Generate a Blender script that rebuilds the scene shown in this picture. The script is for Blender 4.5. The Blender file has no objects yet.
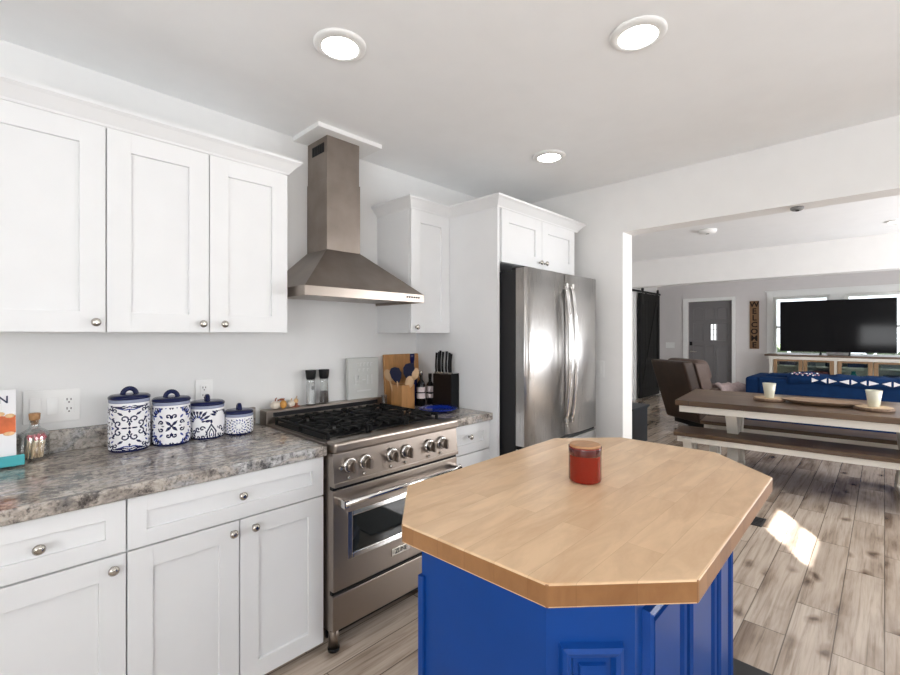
import bpy, bmesh, math, random
import numpy as np
from mathutils import Vector, Matrix
random.seed(7)
SC = bpy.context.scene
COL = SC.collection
PI = math.pi
FZ = 0.06                     # floor level
CEIL = 2.44

# ------------------------------------------------------------------ camera
cam = bpy.data.cameras.new('camera')
cam.sensor_width = 36.0
cam.lens = 18.0
cam.shift_y = -3.5 / 900
cam.clip_start = 0.05
camo = bpy.data.objects.new('camera', cam)
camo.location = (0, 0, 1.37)
camo.rotation_euler = (PI / 2, 0, math.radians(-46))
COL.objects.link(camo)
SC.camera = camo
# ------------------------------------------------------------------ world, sun, daylight and added fill lights, exposure
w = bpy.data.worlds.new('world')
SC.world = w
w.use_nodes = True
wn = w.node_tree
bg = wn.nodes['Background']
bg.inputs['Color'].default_value = (0.86, 0.93, 1.0, 1)
bg.inputs['Strength'].default_value = 2.2
SC.view_settings.view_transform = 'Standard'
SC.view_settings.look = 'None'
SC.view_settings.gamma = 1
SC.view_settings.use_curve_mapping = False
SC.view_settings.exposure = 0.40
SC.cycles.max_bounces = 10
SC.cycles.diffuse_bounces = 8
SC.cycles.glossy_bounces = 5
SC.cycles.transmission_bounces = 8
SC.cycles.transparent_max_bounces = 8
SC.cycles.sample_clamp_indirect = 6.0

SUN_H = Vector((0.40, 0.24, 0)).normalized()
SUN_TAN = 0.41
sl = bpy.data.lights.new('sun', 'SUN')
sl.energy = 60.0
sl.angle = math.radians(0.5)
sl.color = (1.0, 0.97, 0.93)
so = bpy.data.objects.new('sun', sl)
so.rotation_euler = Vector((SUN_H.x, SUN_H.y, -SUN_TAN)).to_track_quat('-Z', 'Y').to_euler()
COL.objects.link(so)

def area(name, loc, direction, sx, sy, power, color=(1, 1, 1)):
    l = bpy.data.lights.new(name, 'AREA')
    l.shape = 'RECTANGLE'
    l.size, l.size_y, l.energy, l.color = sx, sy, power, color
    o = bpy.data.objects.new(name, l)
    o.location = loc
    o.rotation_euler = Vector(direction).to_track_quat('-Z', 'Y').to_euler()
    COL.objects.link(o)
    return o
area('fill_kitchen_window', (1.1, -1.97, 1.5), (0, 1, .45), 1.6, 0.95, 25, (0.96, 0.98, 1.0))  # added fill light out of view, tilted up to brighten kitchen and ceiling
area('fill_back_window', (-1.52, -0.3, 1.5), (1, 0, .45), 1.8, 1.1, 50, (0.96, 0.98, 1.0))  # added fill behind the camera, in front of a closed window
area('daylight_patio_door', (7.1, -1.97, 1.1), (0, 1, 0), 2.2, 1.95, 82, (0.97, 0.98, 1.0))
area('fill_dining_window', (4.6, -1.97, 1.5), (0, 1, 0), 1.3, 1.0, 50, (0.97, 0.98, 1.0))  # added fill for the dining area, at an unseen closed window

# ------------------------------------------------------------------ materials
def nodes_of(name):
    m = bpy.data.materials.new(name)
    m.use_nodes = True
    nt = m.node_tree
    return m, nt, nt.nodes, nt.links, nt.nodes['Principled BSDF']

def noise_bump(nt, b, scale, strength, dist=0.002, stretch=(1, 1, 1)):
    tc = nt.nodes.new('ShaderNodeTexCoord'); mp = nt.nodes.new('ShaderNodeMapping')
    mp.inputs['Scale'].default_value = stretch
    n = nt.nodes.new('ShaderNodeTexNoise'); n.inputs['Scale'].default_value = scale
    bp = nt.nodes.new('ShaderNodeBump'); bp.inputs['Strength'].default_value = strength; bp.inputs['Distance'].default_value = dist
    nt.links.new(tc.outputs['Object'], mp.inputs['Vector']); nt.links.new(mp.outputs['Vector'], n.inputs['Vector'])
    nt.links.new(n.outputs['Fac'], bp.inputs['Height']); nt.links.new(bp.outputs['Normal'], b.inputs['Normal'])
    return n

def mat(name, col, rough=0.5, metal=0.0, spec=0.5, var=0.0, vscale=8.0, stretch=(1, 1, 1), bump=0.0, bscale=60, coat=0.0, emit=None, estr=0.0):
    m, nt, N, L, b = nodes_of(name)
    b.inputs['Base Color'].default_value = (*col, 1)
    b.inputs['Roughness'].default_value = rough
    b.inputs['Metallic'].default_value = metal
    b.inputs['Specular IOR Level'].default_value = spec
    b.inputs['Coat Weight'].default_value = coat
    tc = N.new('ShaderNodeTexCoord'); mp = N.new('ShaderNodeMapping'); mp.inputs['Scale'].default_value = stretch
    n = N.new('ShaderNodeTexNoise'); n.inputs['Scale'].default_value = vscale; n.inputs['Detail'].default_value = 4
    L.new(tc.outputs['Object'], mp.inputs['Vector']); L.new(mp.outputs['Vector'], n.inputs['Vector'])
    r = N.new('ShaderNodeValToRGB')
    r.color_ramp.elements[0].position = 0.3; r.color_ramp.elements[1].position = 0.7
    v = max(var, 0.012)
    r.color_ramp.elements[0].color = (*[c * (1 - v) for c in col], 1)
    r.color_ramp.elements[1].color = (*[min(1, c * (1 + v)) for c in col], 1)
    L.new(n.outputs['Fac'], r.inputs['Fac']); L.new(r.outputs['Color'], b.inputs['Base Color'])
    if bump: noise_bump(nt, b, bscale, bump, stretch=stretch)
    if emit:
        b.inputs['Emission Color'].default_value = (*emit, 1); b.inputs['Emission Strength'].default_value = estr
    return m

def glass(name, col=(1, 1, 1), rough=0.0, ior=1.45):
    m, nt, N, L, b = nodes_of(name)
    b.inputs['Base Color'].default_value = (*col, 1); b.inputs['Transmission Weight'].default_value = 1
    b.inputs['Roughness'].default_value = rough; b.inputs['IOR'].default_value = ior
    return m

def pane_glass(name, tint=(1, 1, 1), f=0.08):
    m, nt, N, L, b = nodes_of(name)
    N.remove(b)
    t = N.new('ShaderNodeBsdfTransparent'); t.inputs['Color'].default_value = (*tint, 1)
    g = N.new('ShaderNodeBsdfGlossy'); g.inputs['Roughness'].default_value = 0.02
    x = N.new('ShaderNodeMixShader'); x.inputs['Fac'].default_value = f
    L.new(t.outputs[0], x.inputs[1]); L.new(g.outputs[0], x.inputs[2])
    L.new(x.outputs[0], N['Material Output'].inputs['Surface'])
    return m

def ramp(N, stops):
    r = N.new('ShaderNodeValToRGB'); e = r.color_ramp.elements
    while len(e) < len(stops): e.new(0.5)
    for k, (p, c) in enumerate(stops):
        e[k].position = p; e[k].color = (*c, 1)
    return r

def mixc(N, L, kind, fac, a, b_):
    x = N.new('ShaderNodeMix'); x.data_type = 'RGBA'; x.blend_type = kind
    for sock, v in ((x.inputs['Factor'], fac), (x.inputs[6], a), (x.inputs[7], b_)):
        if isinstance(v, (int, float)): sock.default_value = v
        elif isinstance(v, tuple): sock.default_value = (*v, 1)
        else: L.new(v, sock)
    return x.outputs[2]

def plank_mat(name, c1, c2, mortar, bw, rh, msize, rough, streak=(1.2, 22, 22), sdark=(0.45, 0.42, 0.40), samt=0.6, knots=0.0, offset=0.37, swap=False, coat=0.0):
    m, nt, N, L, b = nodes_of(name)
    tc = N.new('ShaderNodeTexCoord'); vec = tc.outputs['Object']
    br = N.new('ShaderNodeTexBrick')
    br.offset = offset; br.inputs['Scale'].default_value = 1.0
    br.inputs['Brick Width'].default_value = bw; br.inputs['Row Height'].default_value = rh
    br.inputs['Mortar Size'].default_value = msize; br.inputs['Mortar Smooth'].default_value = 0.1; br.inputs['Bias'].default_value = 0
    br.inputs['Color1'].default_value = (*c1, 1); br.inputs['Color2'].default_value = (*c2, 1); br.inputs['Mortar'].default_value = (*mortar, 1)
    L.new(vec, br.inputs['Vector'])
    # a per-plank random number shifts the grain so that it breaks at every joint
    br2 = N.new('ShaderNodeTexBrick'); br2.offset = offset
    for k in ('Scale', 'Brick Width', 'Row Height', 'Bias'): br2.inputs[k].default_value = br.inputs[k].default_value
    br2.inputs['Mortar Size'].default_value = 0
    br2.inputs['Color1'].default_value = (0, 0, 0, 1); br2.inputs['Color2'].default_value = (1, 1, 1, 1)
    L.new(vec, br2.inputs['Vector'])
    add = N.new('ShaderNodeVectorMath'); add.operation = 'MULTIPLY_ADD'
    add.inputs[1].default_value = (37, 11, 5); L.new(br2.outputs['Color'], add.inputs[0]); L.new(vec, add.inputs[2])
    mp = N.new('ShaderNodeMapping'); mp.inputs['Scale'].default_value = streak; L.new(add.outputs[0], mp.inputs['Vector'])
    n = N.new('ShaderNodeTexNoise'); n.inputs['Scale'].default_value = 1.6; n.inputs['Detail'].default_value = 8; n.inputs['Roughness'].default_value = 0.62
    n.inputs['Distortion'].default_value = 0.6
    L.new(mp.outputs['Vector'], n.inputs['Vector'])
    r = ramp(N, [(0.30, sdark), (0.47, (0.86, 0.84, 0.82)), (0.62, (1.04, 1.04, 1.04))])
    L.new(n.outputs['Fac'], r.inputs['Fac'])
    c = mixc(N, L, 'MULTIPLY', samt, br.outputs['Color'], r.outputs['Color'])
    if knots:
        mp2 = N.new('ShaderNodeMapping'); mp2.inputs['Scale'].default_value = (2.6, 5.5, 4); L.new(add.outputs[0], mp2.inputs['Vector'])
        n3 = N.new('ShaderNodeTexNoise'); n3.inputs['Scale'].default_value = 9
        L.new(add.outputs[0], n3.inputs['Vector'])
        warp = N.new('ShaderNodeVectorMath'); warp.operation = 'MULTIPLY_ADD'; warp.inputs[1].default_value = (0.3, 0.3, 0.3)
        L.new(n3.outputs['Color'], warp.inputs[0]); L.new(mp2.outputs['Vector'], warp.inputs[2])
        v = N.new('ShaderNodeTexVoronoi'); v.voronoi_dimensions = '2D'; v.inputs['Scale'].default_value = 1.0
        L.new(warp.outputs[0], v.inputs['Vector'])
        kr = ramp(N, [(0.05, (0.22, 0.18, 0.16)), (0.11, (0.62, 0.57, 0.54)), (0.2, (1, 1, 1))])
        L.new(v.outputs['Distance'], kr.inputs['Fac'])
        n5 = N.new('ShaderNodeTexNoise'); n5.inputs['Scale'].default_value = 2.7; L.new(add.outputs[0], n5.inputs['Vector'])
        m5 = N.new('ShaderNodeMapRange'); m5.inputs['From Min'].default_value = 0.44; m5.inputs['From Max'].default_value = 0.60; m5.inputs['To Max'].default_value = knots
        L.new(n5.outputs['Fac'], m5.inputs['Value'])
        c = mixc(N, L, 'MULTIPLY', m5.outputs['Result'], c, kr.outputs['Color'])
        # broad weathered patches
        mp4 = N.new('ShaderNodeMapping'); mp4.inputs['Scale'].default_value = (1.1, 5, 5); L.new(add.outputs[0], mp4.inputs['Vector'])
        n4 = N.new('ShaderNodeTexNoise'); n4.inputs['Scale'].default_value = 1.3; n4.inputs['Detail'].default_value = 5; L.new(mp4.outputs['Vector'], n4.inputs['Vector'])
        r4 = ramp(N, [(0.34, (0.46, 0.40, 0.36)), (0.47, (0.88, 0.86, 0.84)), (0.6, (1.03, 1.03, 1.03))]); L.new(n4.outputs['Fac'], r4.inputs['Fac'])
        c = mixc(N, L, 'MULTIPLY', 0.9, c, r4.outputs['Color'])
    L.new(c, b.inputs['Base Color'])
    b.inputs['Roughness'].default_value = rough; b.inputs['Coat Weight'].default_value = coat; b.inputs['Coat Roughness'].default_value = 0.08
    return m

def granite_mat():
    m, nt, N, L, b = nodes_of('granite')
    tc = N.new('ShaderNodeTexCoord')
    mp = N.new('ShaderNodeMapping'); mp.inputs['Rotation'].default_value = (0.3, 0.2, 0.7); mp.inputs['Scale'].default_value = (2.2, 7, 5)
    L.new(tc.outputs['Object'], mp.inputs['Vector'])
    n1 = N.new('ShaderNodeTexNoise'); n1.inputs['Scale'].default_value = 2.0; n1.inputs['Detail'].default_value = 7; n1.inputs['Roughness'].default_value = 0.6; n1.inputs['Distortion'].default_value = 1.2
    L.new(mp.outputs['Vector'], n1.inputs['Vector'])
    r1 = ramp(N, [(0.30, (0.12, 0.12, 0.125)), (0.42, (0.27, 0.24, 0.215)), (0.52, (0.46, 0.41, 0.36)), (0.62, (0.33, 0.325, 0.32)), (0.72, (0.70, 0.69, 0.69))])
    L.new(n1.outputs['Fac'], r1.inputs['Fac'])
    n2 = N.new('ShaderNodeTexNoise'); n2.inputs['Scale'].default_value = 62; n2.inputs['Detail'].default_value = 3; n2.inputs['Roughness'].default_value = 0.7
    L.new(tc.outputs['Object'], n2.inputs['Vector'])
    r2 = ramp(N, [(0.36, (0.22, 0.22, 0.24)), (0.46, (0.8, 0.79, 0.78)), (0.6, (1.15, 1.15, 1.15))]); L.new(n2.outputs['Fac'], r2.inputs['Fac'])
    c = mixc(N, L, 'MULTIPLY', 0.75, r1.outputs['Color'], r2.outputs['Color'])
    n3 = N.new('ShaderNodeTexNoise'); n3.inputs['Scale'].default_value = 13; n3.inputs['Detail'].default_value = 6; n3.inputs['Roughness'].default_value = 0.75
    L.new(tc.outputs['Object'], n3.inputs['Vector'])
    r3 = ramp(N, [(0.38, (0.10, 0.10, 0.12)), (0.47, (1, 1, 1))]); L.new(n3.outputs['Fac'], r3.inputs['Fac'])
    c = mixc(N, L, 'MULTIPLY', 0.8, c, r3.outputs['Color'])
    L.new(c, b.inputs['Base Color']); b.inputs['Roughness'].default_value = 0.12
    return m

def steel_mat(name, col=(0.345, 0.298, 0.262), rough=0.30, stretch=(1, 1, 60), aniso=0.0):
    m, nt, N, L, b = nodes_of(name)
    b.inputs['Base Color'].default_value = (*col, 1); b.inputs['Metallic'].default_value = 1.0
    if aniso:
        tg = N.new('ShaderNodeTangent'); tg.direction_type = 'RADIAL'; tg.axis = 'Z'
        b.inputs['Anisotropic'].default_value = aniso; b.inputs['Anisotropic Rotation'].default_value = 0.25; L.new(tg.outputs['Tangent'], b.inputs['Tangent'])
    tc = N.new('ShaderNodeTexCoord'); mp = N.new('ShaderNodeMapping'); mp.inputs['Scale'].default_value = stretch
    n = N.new('ShaderNodeTexNoise'); n.inputs['Scale'].default_value = 6; n.inputs['Detail'].default_value = 3
    L.new(tc.outputs['Object'], mp.inputs['Vector']); L.new(mp.outputs['Vector'], n.inputs['Vector'])
    mr = N.new('ShaderNodeMapRange'); mr.inputs['To Min'].default_value = rough * 0.93; mr.inputs['To Max'].default_value = rough * 1.07
    L.new(n.outputs['Fac'], mr.inputs['Value']); L.new(mr.outputs['Result'], b.inputs['Roughness'])
    return m

M = {}
M['wall'] = mat('wall_paint', (0.82, 0.812, 0.80), 0.6, bump=0.08, bscale=180, spec=0.3)
M['wallgray'] = mat('wall_paint_grey', (0.77, 0.77, 0.765), 0.55, bump=0.08, bscale=180, spec=0.3)
M['wallliving'] = mat('living_room_wall_paint', (0.66, 0.63, 0.625), 0.6, bump=0.08, bscale=180, spec=0.3)
M['ceil'] = mat('ceiling_paint', (0.885, 0.892, 0.897), 0.5, bump=0.03, bscale=120, spec=0.3)
M['trim'] = mat('white_trim_paint', (0.82, 0.82, 0.81), 0.35)
M['cab'] = mat('white_cabinet_paint', (0.765, 0.77, 0.775), 0.5, spec=0.3)
M['gap'] = mat('shadow_gap_dark', (0.25, 0.25, 0.25), 0.8)
M['floor'] = plank_mat('wood_look_tile', (0.60, 0.515, 0.435), (0.46, 0.38, 0.31), (0.20, 0.165, 0.135), 0.92, 0.155, 0.0024, 0.13, streak=(1.6, 34, 34), knots=0.95, samt=0.8, sdark=(0.40, 0.35, 0.31))
M['granite'] = granite_mat()
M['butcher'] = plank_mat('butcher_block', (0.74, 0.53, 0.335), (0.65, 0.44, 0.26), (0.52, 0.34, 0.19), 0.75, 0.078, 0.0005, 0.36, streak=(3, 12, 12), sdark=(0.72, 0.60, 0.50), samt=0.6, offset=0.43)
M['butcher_edge'] = plank_mat('butcher_block_dark_edge', (0.33, 0.165, 0.066), (0.25, 0.115, 0.042), (0.22, 0.10, 0.036), 0.75, 0.078, 0.0005, 0.4, streak=(12, 12, 6), sdark=(0.7, 0.58, 0.5), samt=0.6, offset=0.43)  # edge colour darkened for end grain and for the weaker light there
M['tablewood'] = plank_mat('dark_stained_planks', (0.175, 0.108, 0.062), (0.105, 0.062, 0.034), (0.05, 0.03, 0.02), 2.4, 0.14, 0.002, 0.33, samt=0.7, knots=0.4)
M['steel'] = steel_mat('brushed_steel')
M['hoodsteel'] = mat('shade_mottled_hood_steel', (0.285, 0.243, 0.212), 0.33, 1.0, var=0.16, vscale=7)  # uneven brown tone puts shading and reflections into the steel's colour
M['steelv'] = steel_mat('brushed_steel_vertical', (0.60, 0.59, 0.58), 0.28, (60, 60, 1), 0.85)
M['chrome'] = mat('polished_chrome', (0.75, 0.74, 0.73), 0.12, 1.0)
M['nickel'] = mat('satin_nickel', (0.50, 0.47, 0.43), 0.25, 1.0)
M['black'] = mat('black_enamel', (0.008, 0.008, 0.009), 0.4, spec=0.2)
M['iron'] = mat('cast_iron', (0.008, 0.008, 0.008), 0.6, spec=0.15, bump=0.2, bscale=300)
M['darkgrey'] = mat('dark_grey_side_panel', (0.022, 0.022, 0.024), 0.5, spec=0.25)
M['ovenglass'] = mat('black_oven_glass', (0.012, 0.014, 0.014), 0.05, coat=0.4)
M['blue'] = mat('royal_blue_paint', (0.0045, 0.046, 0.225), 0.32, var=0.05, spec=0.25)
M['plastic'] = mat('white_plastic', (0.84, 0.84, 0.83), 0.3)
M['slot'] = mat('dark_slot', (0.05, 0.03, 0.03), 0.7)
M['glaze'] = mat('white_ceramic_glaze', (0.80, 0.80, 0.82), 0.12)
M['navyglaze'] = mat('navy_ceramic_glaze', (0.006, 0.010, 0.055), 0.2, spec=0.3)
M['midglaze'] = mat('mid_blue_ceramic_glaze', (0.03, 0.05, 0.24), 0.2)
M['greyglaze'] = mat('grey_blue_ceramic_glaze', (0.27, 0.30, 0.42), 0.14)
M['lampglow'] = mat('lamp_diffuser', (0.9, 0.9, 0.9), 0.4, emit=(1.0, 0.96, 0.90), estr=14.0)
M['walnut'] = mat('sign_wood', (0.20, 0.105, 0.045), 0.5, var=0.25, vscale=6, stretch=(6, 6, 1))
M['oak'] = mat('oak_frame', (0.27, 0.165, 0.085), 0.45, var=0.15, vscale=10, stretch=(4, 4, 1))
M['blockwood'] = mat('amber_wood', (0.45, 0.225, 0.08), 0.4, var=0.18, vscale=9, stretch=(5, 5, 1))
M['spoonwood'] = mat('pale_spoon_wood', (0.55, 0.36, 0.20), 0.5, var=0.12)
M['lidwood'] = mat('lid_wood', (0.42, 0.22, 0.10), 0.45, var=0.15, vscale=12, stretch=(1, 6, 1))
M['cork'] = mat('cork', (0.40, 0.22, 0.10), 0.8, var=0.3, vscale=60)
M['match'] = mat('match_sticks', (0.78, 0.60, 0.38), 0.6)
M['matchhead'] = mat('pink_match_heads', (0.70, 0.05, 0.10), 0.5)
M['glass'] = glass('clear_glass')
M['pane'] = pane_glass('window_pane')
M['thinglass'] = pane_glass('thin_clear_glass', (0.975, 0.985, 0.985), 0.10)
_n = M['thinglass'].node_tree
_lw = _n.nodes.new('ShaderNodeLayerWeight'); _lw.inputs['Blend'].default_value = 0.35
_mr = _n.nodes.new('ShaderNodeMapRange'); _mr.inputs['To Min'].default_value = 0.07; _mr.inputs['To Max'].default_value = 0.75
_n.links.new(_lw.outputs['Facing'], _mr.inputs['Value']); _n.links.new(_mr.outputs['Result'], [x for x in _n.nodes if x.type == 'MIX_SHADER'][0].inputs['Fac'])
M['cabpane'] = pane_glass('cabinet_pane', (0.85, 0.9, 0.88), 0.12)
M['teal'] = mat('teal_paint', (0.06, 0.38, 0.42), 0.35)
M['paper'] = mat('white_paper', (0.80, 0.80, 0.82), 0.4)
M['orange'] = mat('orange_print', (0.62, 0.13, 0.03), 0.4, var=0.25, vscale=25)
M['dough'] = mat('pastry_print', (0.66, 0.42, 0.22), 0.45, var=0.35, vscale=40)
M['berry'] = mat('berry_print', (0.10, 0.03, 0.05), 0.4)
M['ink'] = mat('navy_ink', (0.02, 0.025, 0.07), 0.5)
M['pepper'] = mat('peppercorns', (0.03, 0.02, 0.017), 0.6, var=0.6, vscale=200)
M['salt'] = mat('coarse_salt', (0.85, 0.85, 0.85), 0.6, var=0.08, vscale=200)
M['signgrey'] = mat('pale_grey_sign', (0.56, 0.57, 0.55), 0.6, var=0.04)
M['signwhite'] = mat('raised_lettering', (0.66, 0.67, 0.66), 0.6)
M['cobalt'] = mat('cobalt_glass', (0.008, 0.03, 0.30), 0.1)
M['bluesil'] = mat('navy_silicone', (0.002, 0.004, 0.028), 0.5, spec=0.2)
M['bottle'] = mat('dark_bottle_glass', (0.006, 0.006, 0.007), 0.08, spec=0.3)
M['bluebottle'] = mat('dark_blue_bottle_glass', (0.006, 0.008, 0.06), 0.06)
M['label'] = mat('bottle_label', (0.72, 0.62, 0.62), 0.5)
M['knifewood'] = mat('dark_knife_block_wood', (0.014, 0.009, 0.007), 0.4, spec=0.2)
M['redglass'] = mat('red_candle_glass', (0.19, 0.012, 0.005), 0.12, coat=0.3, spec=0.3)
M['redrim'] = mat('dark_red_glass_rim', (0.07, 0.006, 0.006), 0.08, coat=0.6)
M['doorgrey'] = mat('front_door_grey', (0.16, 0.152, 0.155), 0.4)
M['barn'] = mat('black_barn_wood', (0.015, 0.0145, 0.014), 0.6, spec=0.15, var=0.2, stretch=(5, 5, 1))
M['leather'] = mat('brown_leather', (0.036, 0.021, 0.0145), 0.45, spec=0.25, var=0.15, bump=0.1, bscale=120)
M['leatherlight'] = mat('taupe_leather', (0.11, 0.077, 0.064), 0.5, spec=0.25, var=0.12)
M['throwpink'] = mat('grey_pink_throw', (0.42, 0.33, 0.32), 0.85, var=0.15, vscale=30)
M['sofa'] = mat('navy_velvet', (0.005, 0.024, 0.082), 0.8, spec=0.1, var=0.12, vscale=14)
M['throwwhite'] = mat('white_yarn', (0.75, 0.73, 0.75), 0.9)
M['throwrose'] = mat('rose_yarn', (0.45, 0.25, 0.30), 0.9)
M['creampaint'] = mat('cream_paint', (0.72, 0.69, 0.63), 0.45)
M['screen'] = mat('tv_screen', (0.004, 0.004, 0.005), 0.07, spec=0.14)
M['consoletop'] = mat('dark_console_top', (0.12, 0.08, 0.055), 0.4, var=0.2, stretch=(1, 5, 5))
M['cup'] = mat('frosted_cup_glass', (0.60, 0.585, 0.47), 0.3)
M['wax'] = mat('candle_wax', (0.74, 0.66, 0.44), 0.5)
M['slice'] = mat('wood_slice', (0.46, 0.33, 0.20), 0.6, var=0.2, vscale=30)
M['bark'] = mat('bark', (0.16, 0.10, 0.065), 0.8, var=0.3, vscale=60)
M['tray'] = mat('worn_tray_wood', (0.26, 0.17, 0.11), 0.5, var=0.2, vscale=10, stretch=(1, 5, 1))
M['slate'] = mat('slate_grey_paint', (0.04, 0.044, 0.05), 0.5, spec=0.25)
M['green'] = mat('plant_green', (0.08, 0.12, 0.05), 0.6, var=0.3)
M['pumpkin'] = mat('white_pumpkin', (0.74, 0.66, 0.56), 0.5)
M['gourd'] = mat('orange_gourd', (0.55, 0.27, 0.06), 0.5, var=0.25, vscale=40)
M['rust'] = mat('rust_leaf', (0.28, 0.07, 0.03), 0.6)
M['rubber'] = mat('black_rubber', (0.02, 0.02, 0.022), 0.6)
M['grass'] = mat('lawn', (0.10, 0.16, 0.05), 0.9, var=0.3)
M['sun_blocker'] = mat('white_sun_blocker', (0.85, 0.85, 0.84), 0.6)  # opaque sheets over the unseen windows, added to stop the sun
M['tealthing'] = mat('teal_glaze', (0.03, 0.22, 0.22), 0.3)
M['boxred'] = mat('faded_red_card', (0.30, 0.08, 0.07), 0.6)
M['boxnavy'] = mat('navy_card', (0.03, 0.04, 0.10), 0.6)
M['boxgrey'] = mat('grey_card', (0.22, 0.22, 0.22), 0.6)

# ------------------------------------------------------------------ mesh building helpers
class B:
    def __init__(s): s.bm = bmesh.new()
    def _ret(s, vs, mi):
        fs = set(f for v in vs for f in v.link_faces)
        for f in fs: f.material_index = mi
        return vs
    def box(s, x0, x1, y0, y1, z0, z1, bev=0.0, mi=0, seg=2):
        x0, x1 = min(x0, x1), max(x0, x1); y0, y1 = min(y0, y1), max(y0, y1); z0, z1 = min(z0, z1), max(z0, z1)
        r = bmesh.ops.create_cube(s.bm, size=1)
        vs = r['verts']
        for v in vs:
            v.co = Vector(((x0 + x1) / 2 + v.co.x * (x1 - x0), (y0 + y1) / 2 + v.co.y * (y1 - y0), (z0 + z1) / 2 + v.co.z * (z1 - z0)))
        s._ret(vs, mi)
        if bev > 0:
            es = list(set(e for v in vs for e in v.link_edges))
            r = bmesh.ops.bevel(s.bm, geom=es, offset=bev, segments=seg, affect='EDGES', profile=0.5, clamp_overlap=True)
            for f in r['faces']: f.material_index = mi
            vs = list(set(v for f in r['faces'] for v in f.verts))
        return vs
    def obox(s, mtx, sx, sy, sz, bev=0.0, mi=0):
        n0 = set(s.bm.verts)
        s.box(-sx / 2, sx / 2, -sy / 2, sy / 2, -sz / 2, sz / 2, bev, mi)
        for v in s.bm.verts:
            if v not in n0: v.co = mtx @ v.co
    def bar(s, p, q, wid, thick, bev=0.0, mi=0, up=(0, 0, 1)):
        p, q = Vector(p), Vector(q); d = (q - p); L = d.length; d.normalize()
        upv = Vector(up)
        side = d.cross(upv)
        if side.length < 1e-5: side = d.cross(Vector((1, 0, 0)))
        side.normalize(); u2 = side.cross(d)
        m = Matrix((side, d, u2)).transposed().to_4x4(); m.translation = (p + q) / 2
        s.obox(m, wid, L, thick, bev, mi)
    def lathe(s, prof, c=(0, 0, 0), seg=40, mi=0, axis='z', cap=True, sx=1, sy=1):
        rings = []
        for r, z in prof:
            ring = []
            for k in range(seg):
                a = 2 * PI * k / seg
                x, y = r * math.cos(a) * sx, r * math.sin(a) * sy
                if axis == 'z': p = (c[0] + x, c[1] + y, c[2] + z)
                elif axis == 'y': p = (c[0] + x, c[1] + z, c[2] - y)
                else: p = (c[0] + z, c[1] + x, c[2] + y)
                ring.append(s.bm.verts.new(p))
            rings.append(ring)
        for a_, b_ in zip(rings, rings[1:]):
            for k in range(seg):
                f = s.bm.faces.new((a_[k], a_[(k + 1) % seg], b_[(k + 1) % seg], b_[k])); f.material_index = mi; f.smooth = True
        if cap:
            for ring, rv in ((rings[0], True), (rings[-1], False)):
                f = s.bm.faces.new(list(reversed(ring)) if rv else ring); f.material_index = mi
        return rings
    def tube(s, pts, r, seg=10, mi=0, flat=1.0):
        pts = [Vector(p) for p in pts]; rings = []
        n = len(pts); prev = None
        for i, p in enumerate(pts):
            t = (pts[min(i + 1, n - 1)] - pts[max(i - 1, 0)]).normalized()
            if prev is None:
                a = Vector((0, 0, 1)) if abs(t.z) < 0.9 else Vector((1, 0, 0))
                u = t.cross(a).normalized()
            else:
                u = (prev - t * prev.dot(t)).normalized()
            prev = u; v = t.cross(u)
            rr = r[i] if isinstance(r, (list, tuple)) else r
            rings.append([s.bm.verts.new(p + u * rr * math.cos(2 * PI * k / seg) + v * rr * flat * math.sin(2 * PI * k / seg)) for k in range(seg)])
        for a_, b_ in zip(rings, rings[1:]):
            for k in range(seg):
                f = s.bm.faces.new((a_[k], a_[(k + 1) % seg], b_[(k + 1) % seg], b_[k])); f.material_index = mi; f.smooth = True
        for ring, rv in ((rings[0], True), (rings[-1], False)):
            f = s.bm.faces.new(list(reversed(ring)) if rv else ring); f.material_index = mi
    def prism(s, poly, z0, z1, bev=0.0, mi=0):
        lo = [s.bm.verts.new((x, y, z0)) for x, y in poly]; hi = [s.bm.verts.new((x, y, z1)) for x, y in poly]
        n = len(poly); fs = []
        fs.append(s.bm.faces.new(list(reversed(lo)))); fs.append(s.bm.faces.new(hi))
        for k in range(n): fs.append(s.bm.faces.new((lo[k], lo[(k + 1) % n], hi[(k + 1) % n], hi[k])))
        for f in fs: f.material_index = mi
        if bev:
            es = list(set(e for f in fs for e in f.edges))
            r = bmesh.ops.bevel(s.bm, geom=es, offset=bev, segments=2, affect='EDGES', profile=0.5)
            for f in r['faces']: f.material_index = mi
    def hexa(s, lo, hi, mi=0):
        """a frustum from two quads of four 3-D corners"""
        a = [s.bm.verts.new(p) for p in lo]; b_ = [s.bm.verts.new(p) for p in hi]
        fs = [s.bm.faces.new(list(reversed(a))), s.bm.faces.new(b_)]
        for k in range(4): fs.append(s.bm.faces.new((a[k], a[(k + 1) % 4], b_[(k + 1) % 4], b_[k])))
        for f in fs: f.material_index = mi
    def sphere(s, c, r, mi=0, u=20, v=12, scale=(1, 1, 1)):
        r_ = bmesh.ops.create_uvsphere(s.bm, u_segments=u, v_segments=v, radius=r)
        for vv in r_['verts']: vv.co = Vector((c[0] + vv.co.x * scale[0], c[1] + vv.co.y * scale[1], c[2] + vv.co.z * scale[2]))
        for f in set(f for vv in r_['verts'] for f in vv.link_faces): f.material_index = mi; f.smooth = True
    def build(s, name, mats, parent=None, local=False, smooth=False, loc=None):
        if not isinstance(mats, (list, tuple)): mats = [mats]
        bmesh.ops.recalc_face_normals(s.bm, faces=s.bm.faces)
        if parent is not None and not local:
            s.bm.transform(root_matrix(parent).inverted())
        if parent is None and loc is not None and not local:
            s.bm.transform(Matrix.Translation(-Vector(loc)))
        if smooth:
            for f in s.bm.faces: f.smooth = True
        me = bpy.data.meshes.new(name)
        s.bm.to_mesh(me); s.bm.free()
        for m in mats: me.materials.append(m if not isinstance(m, str) else M[m])
        o = bpy.data.objects.new(name, me); COL.objects.link(o)
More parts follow.
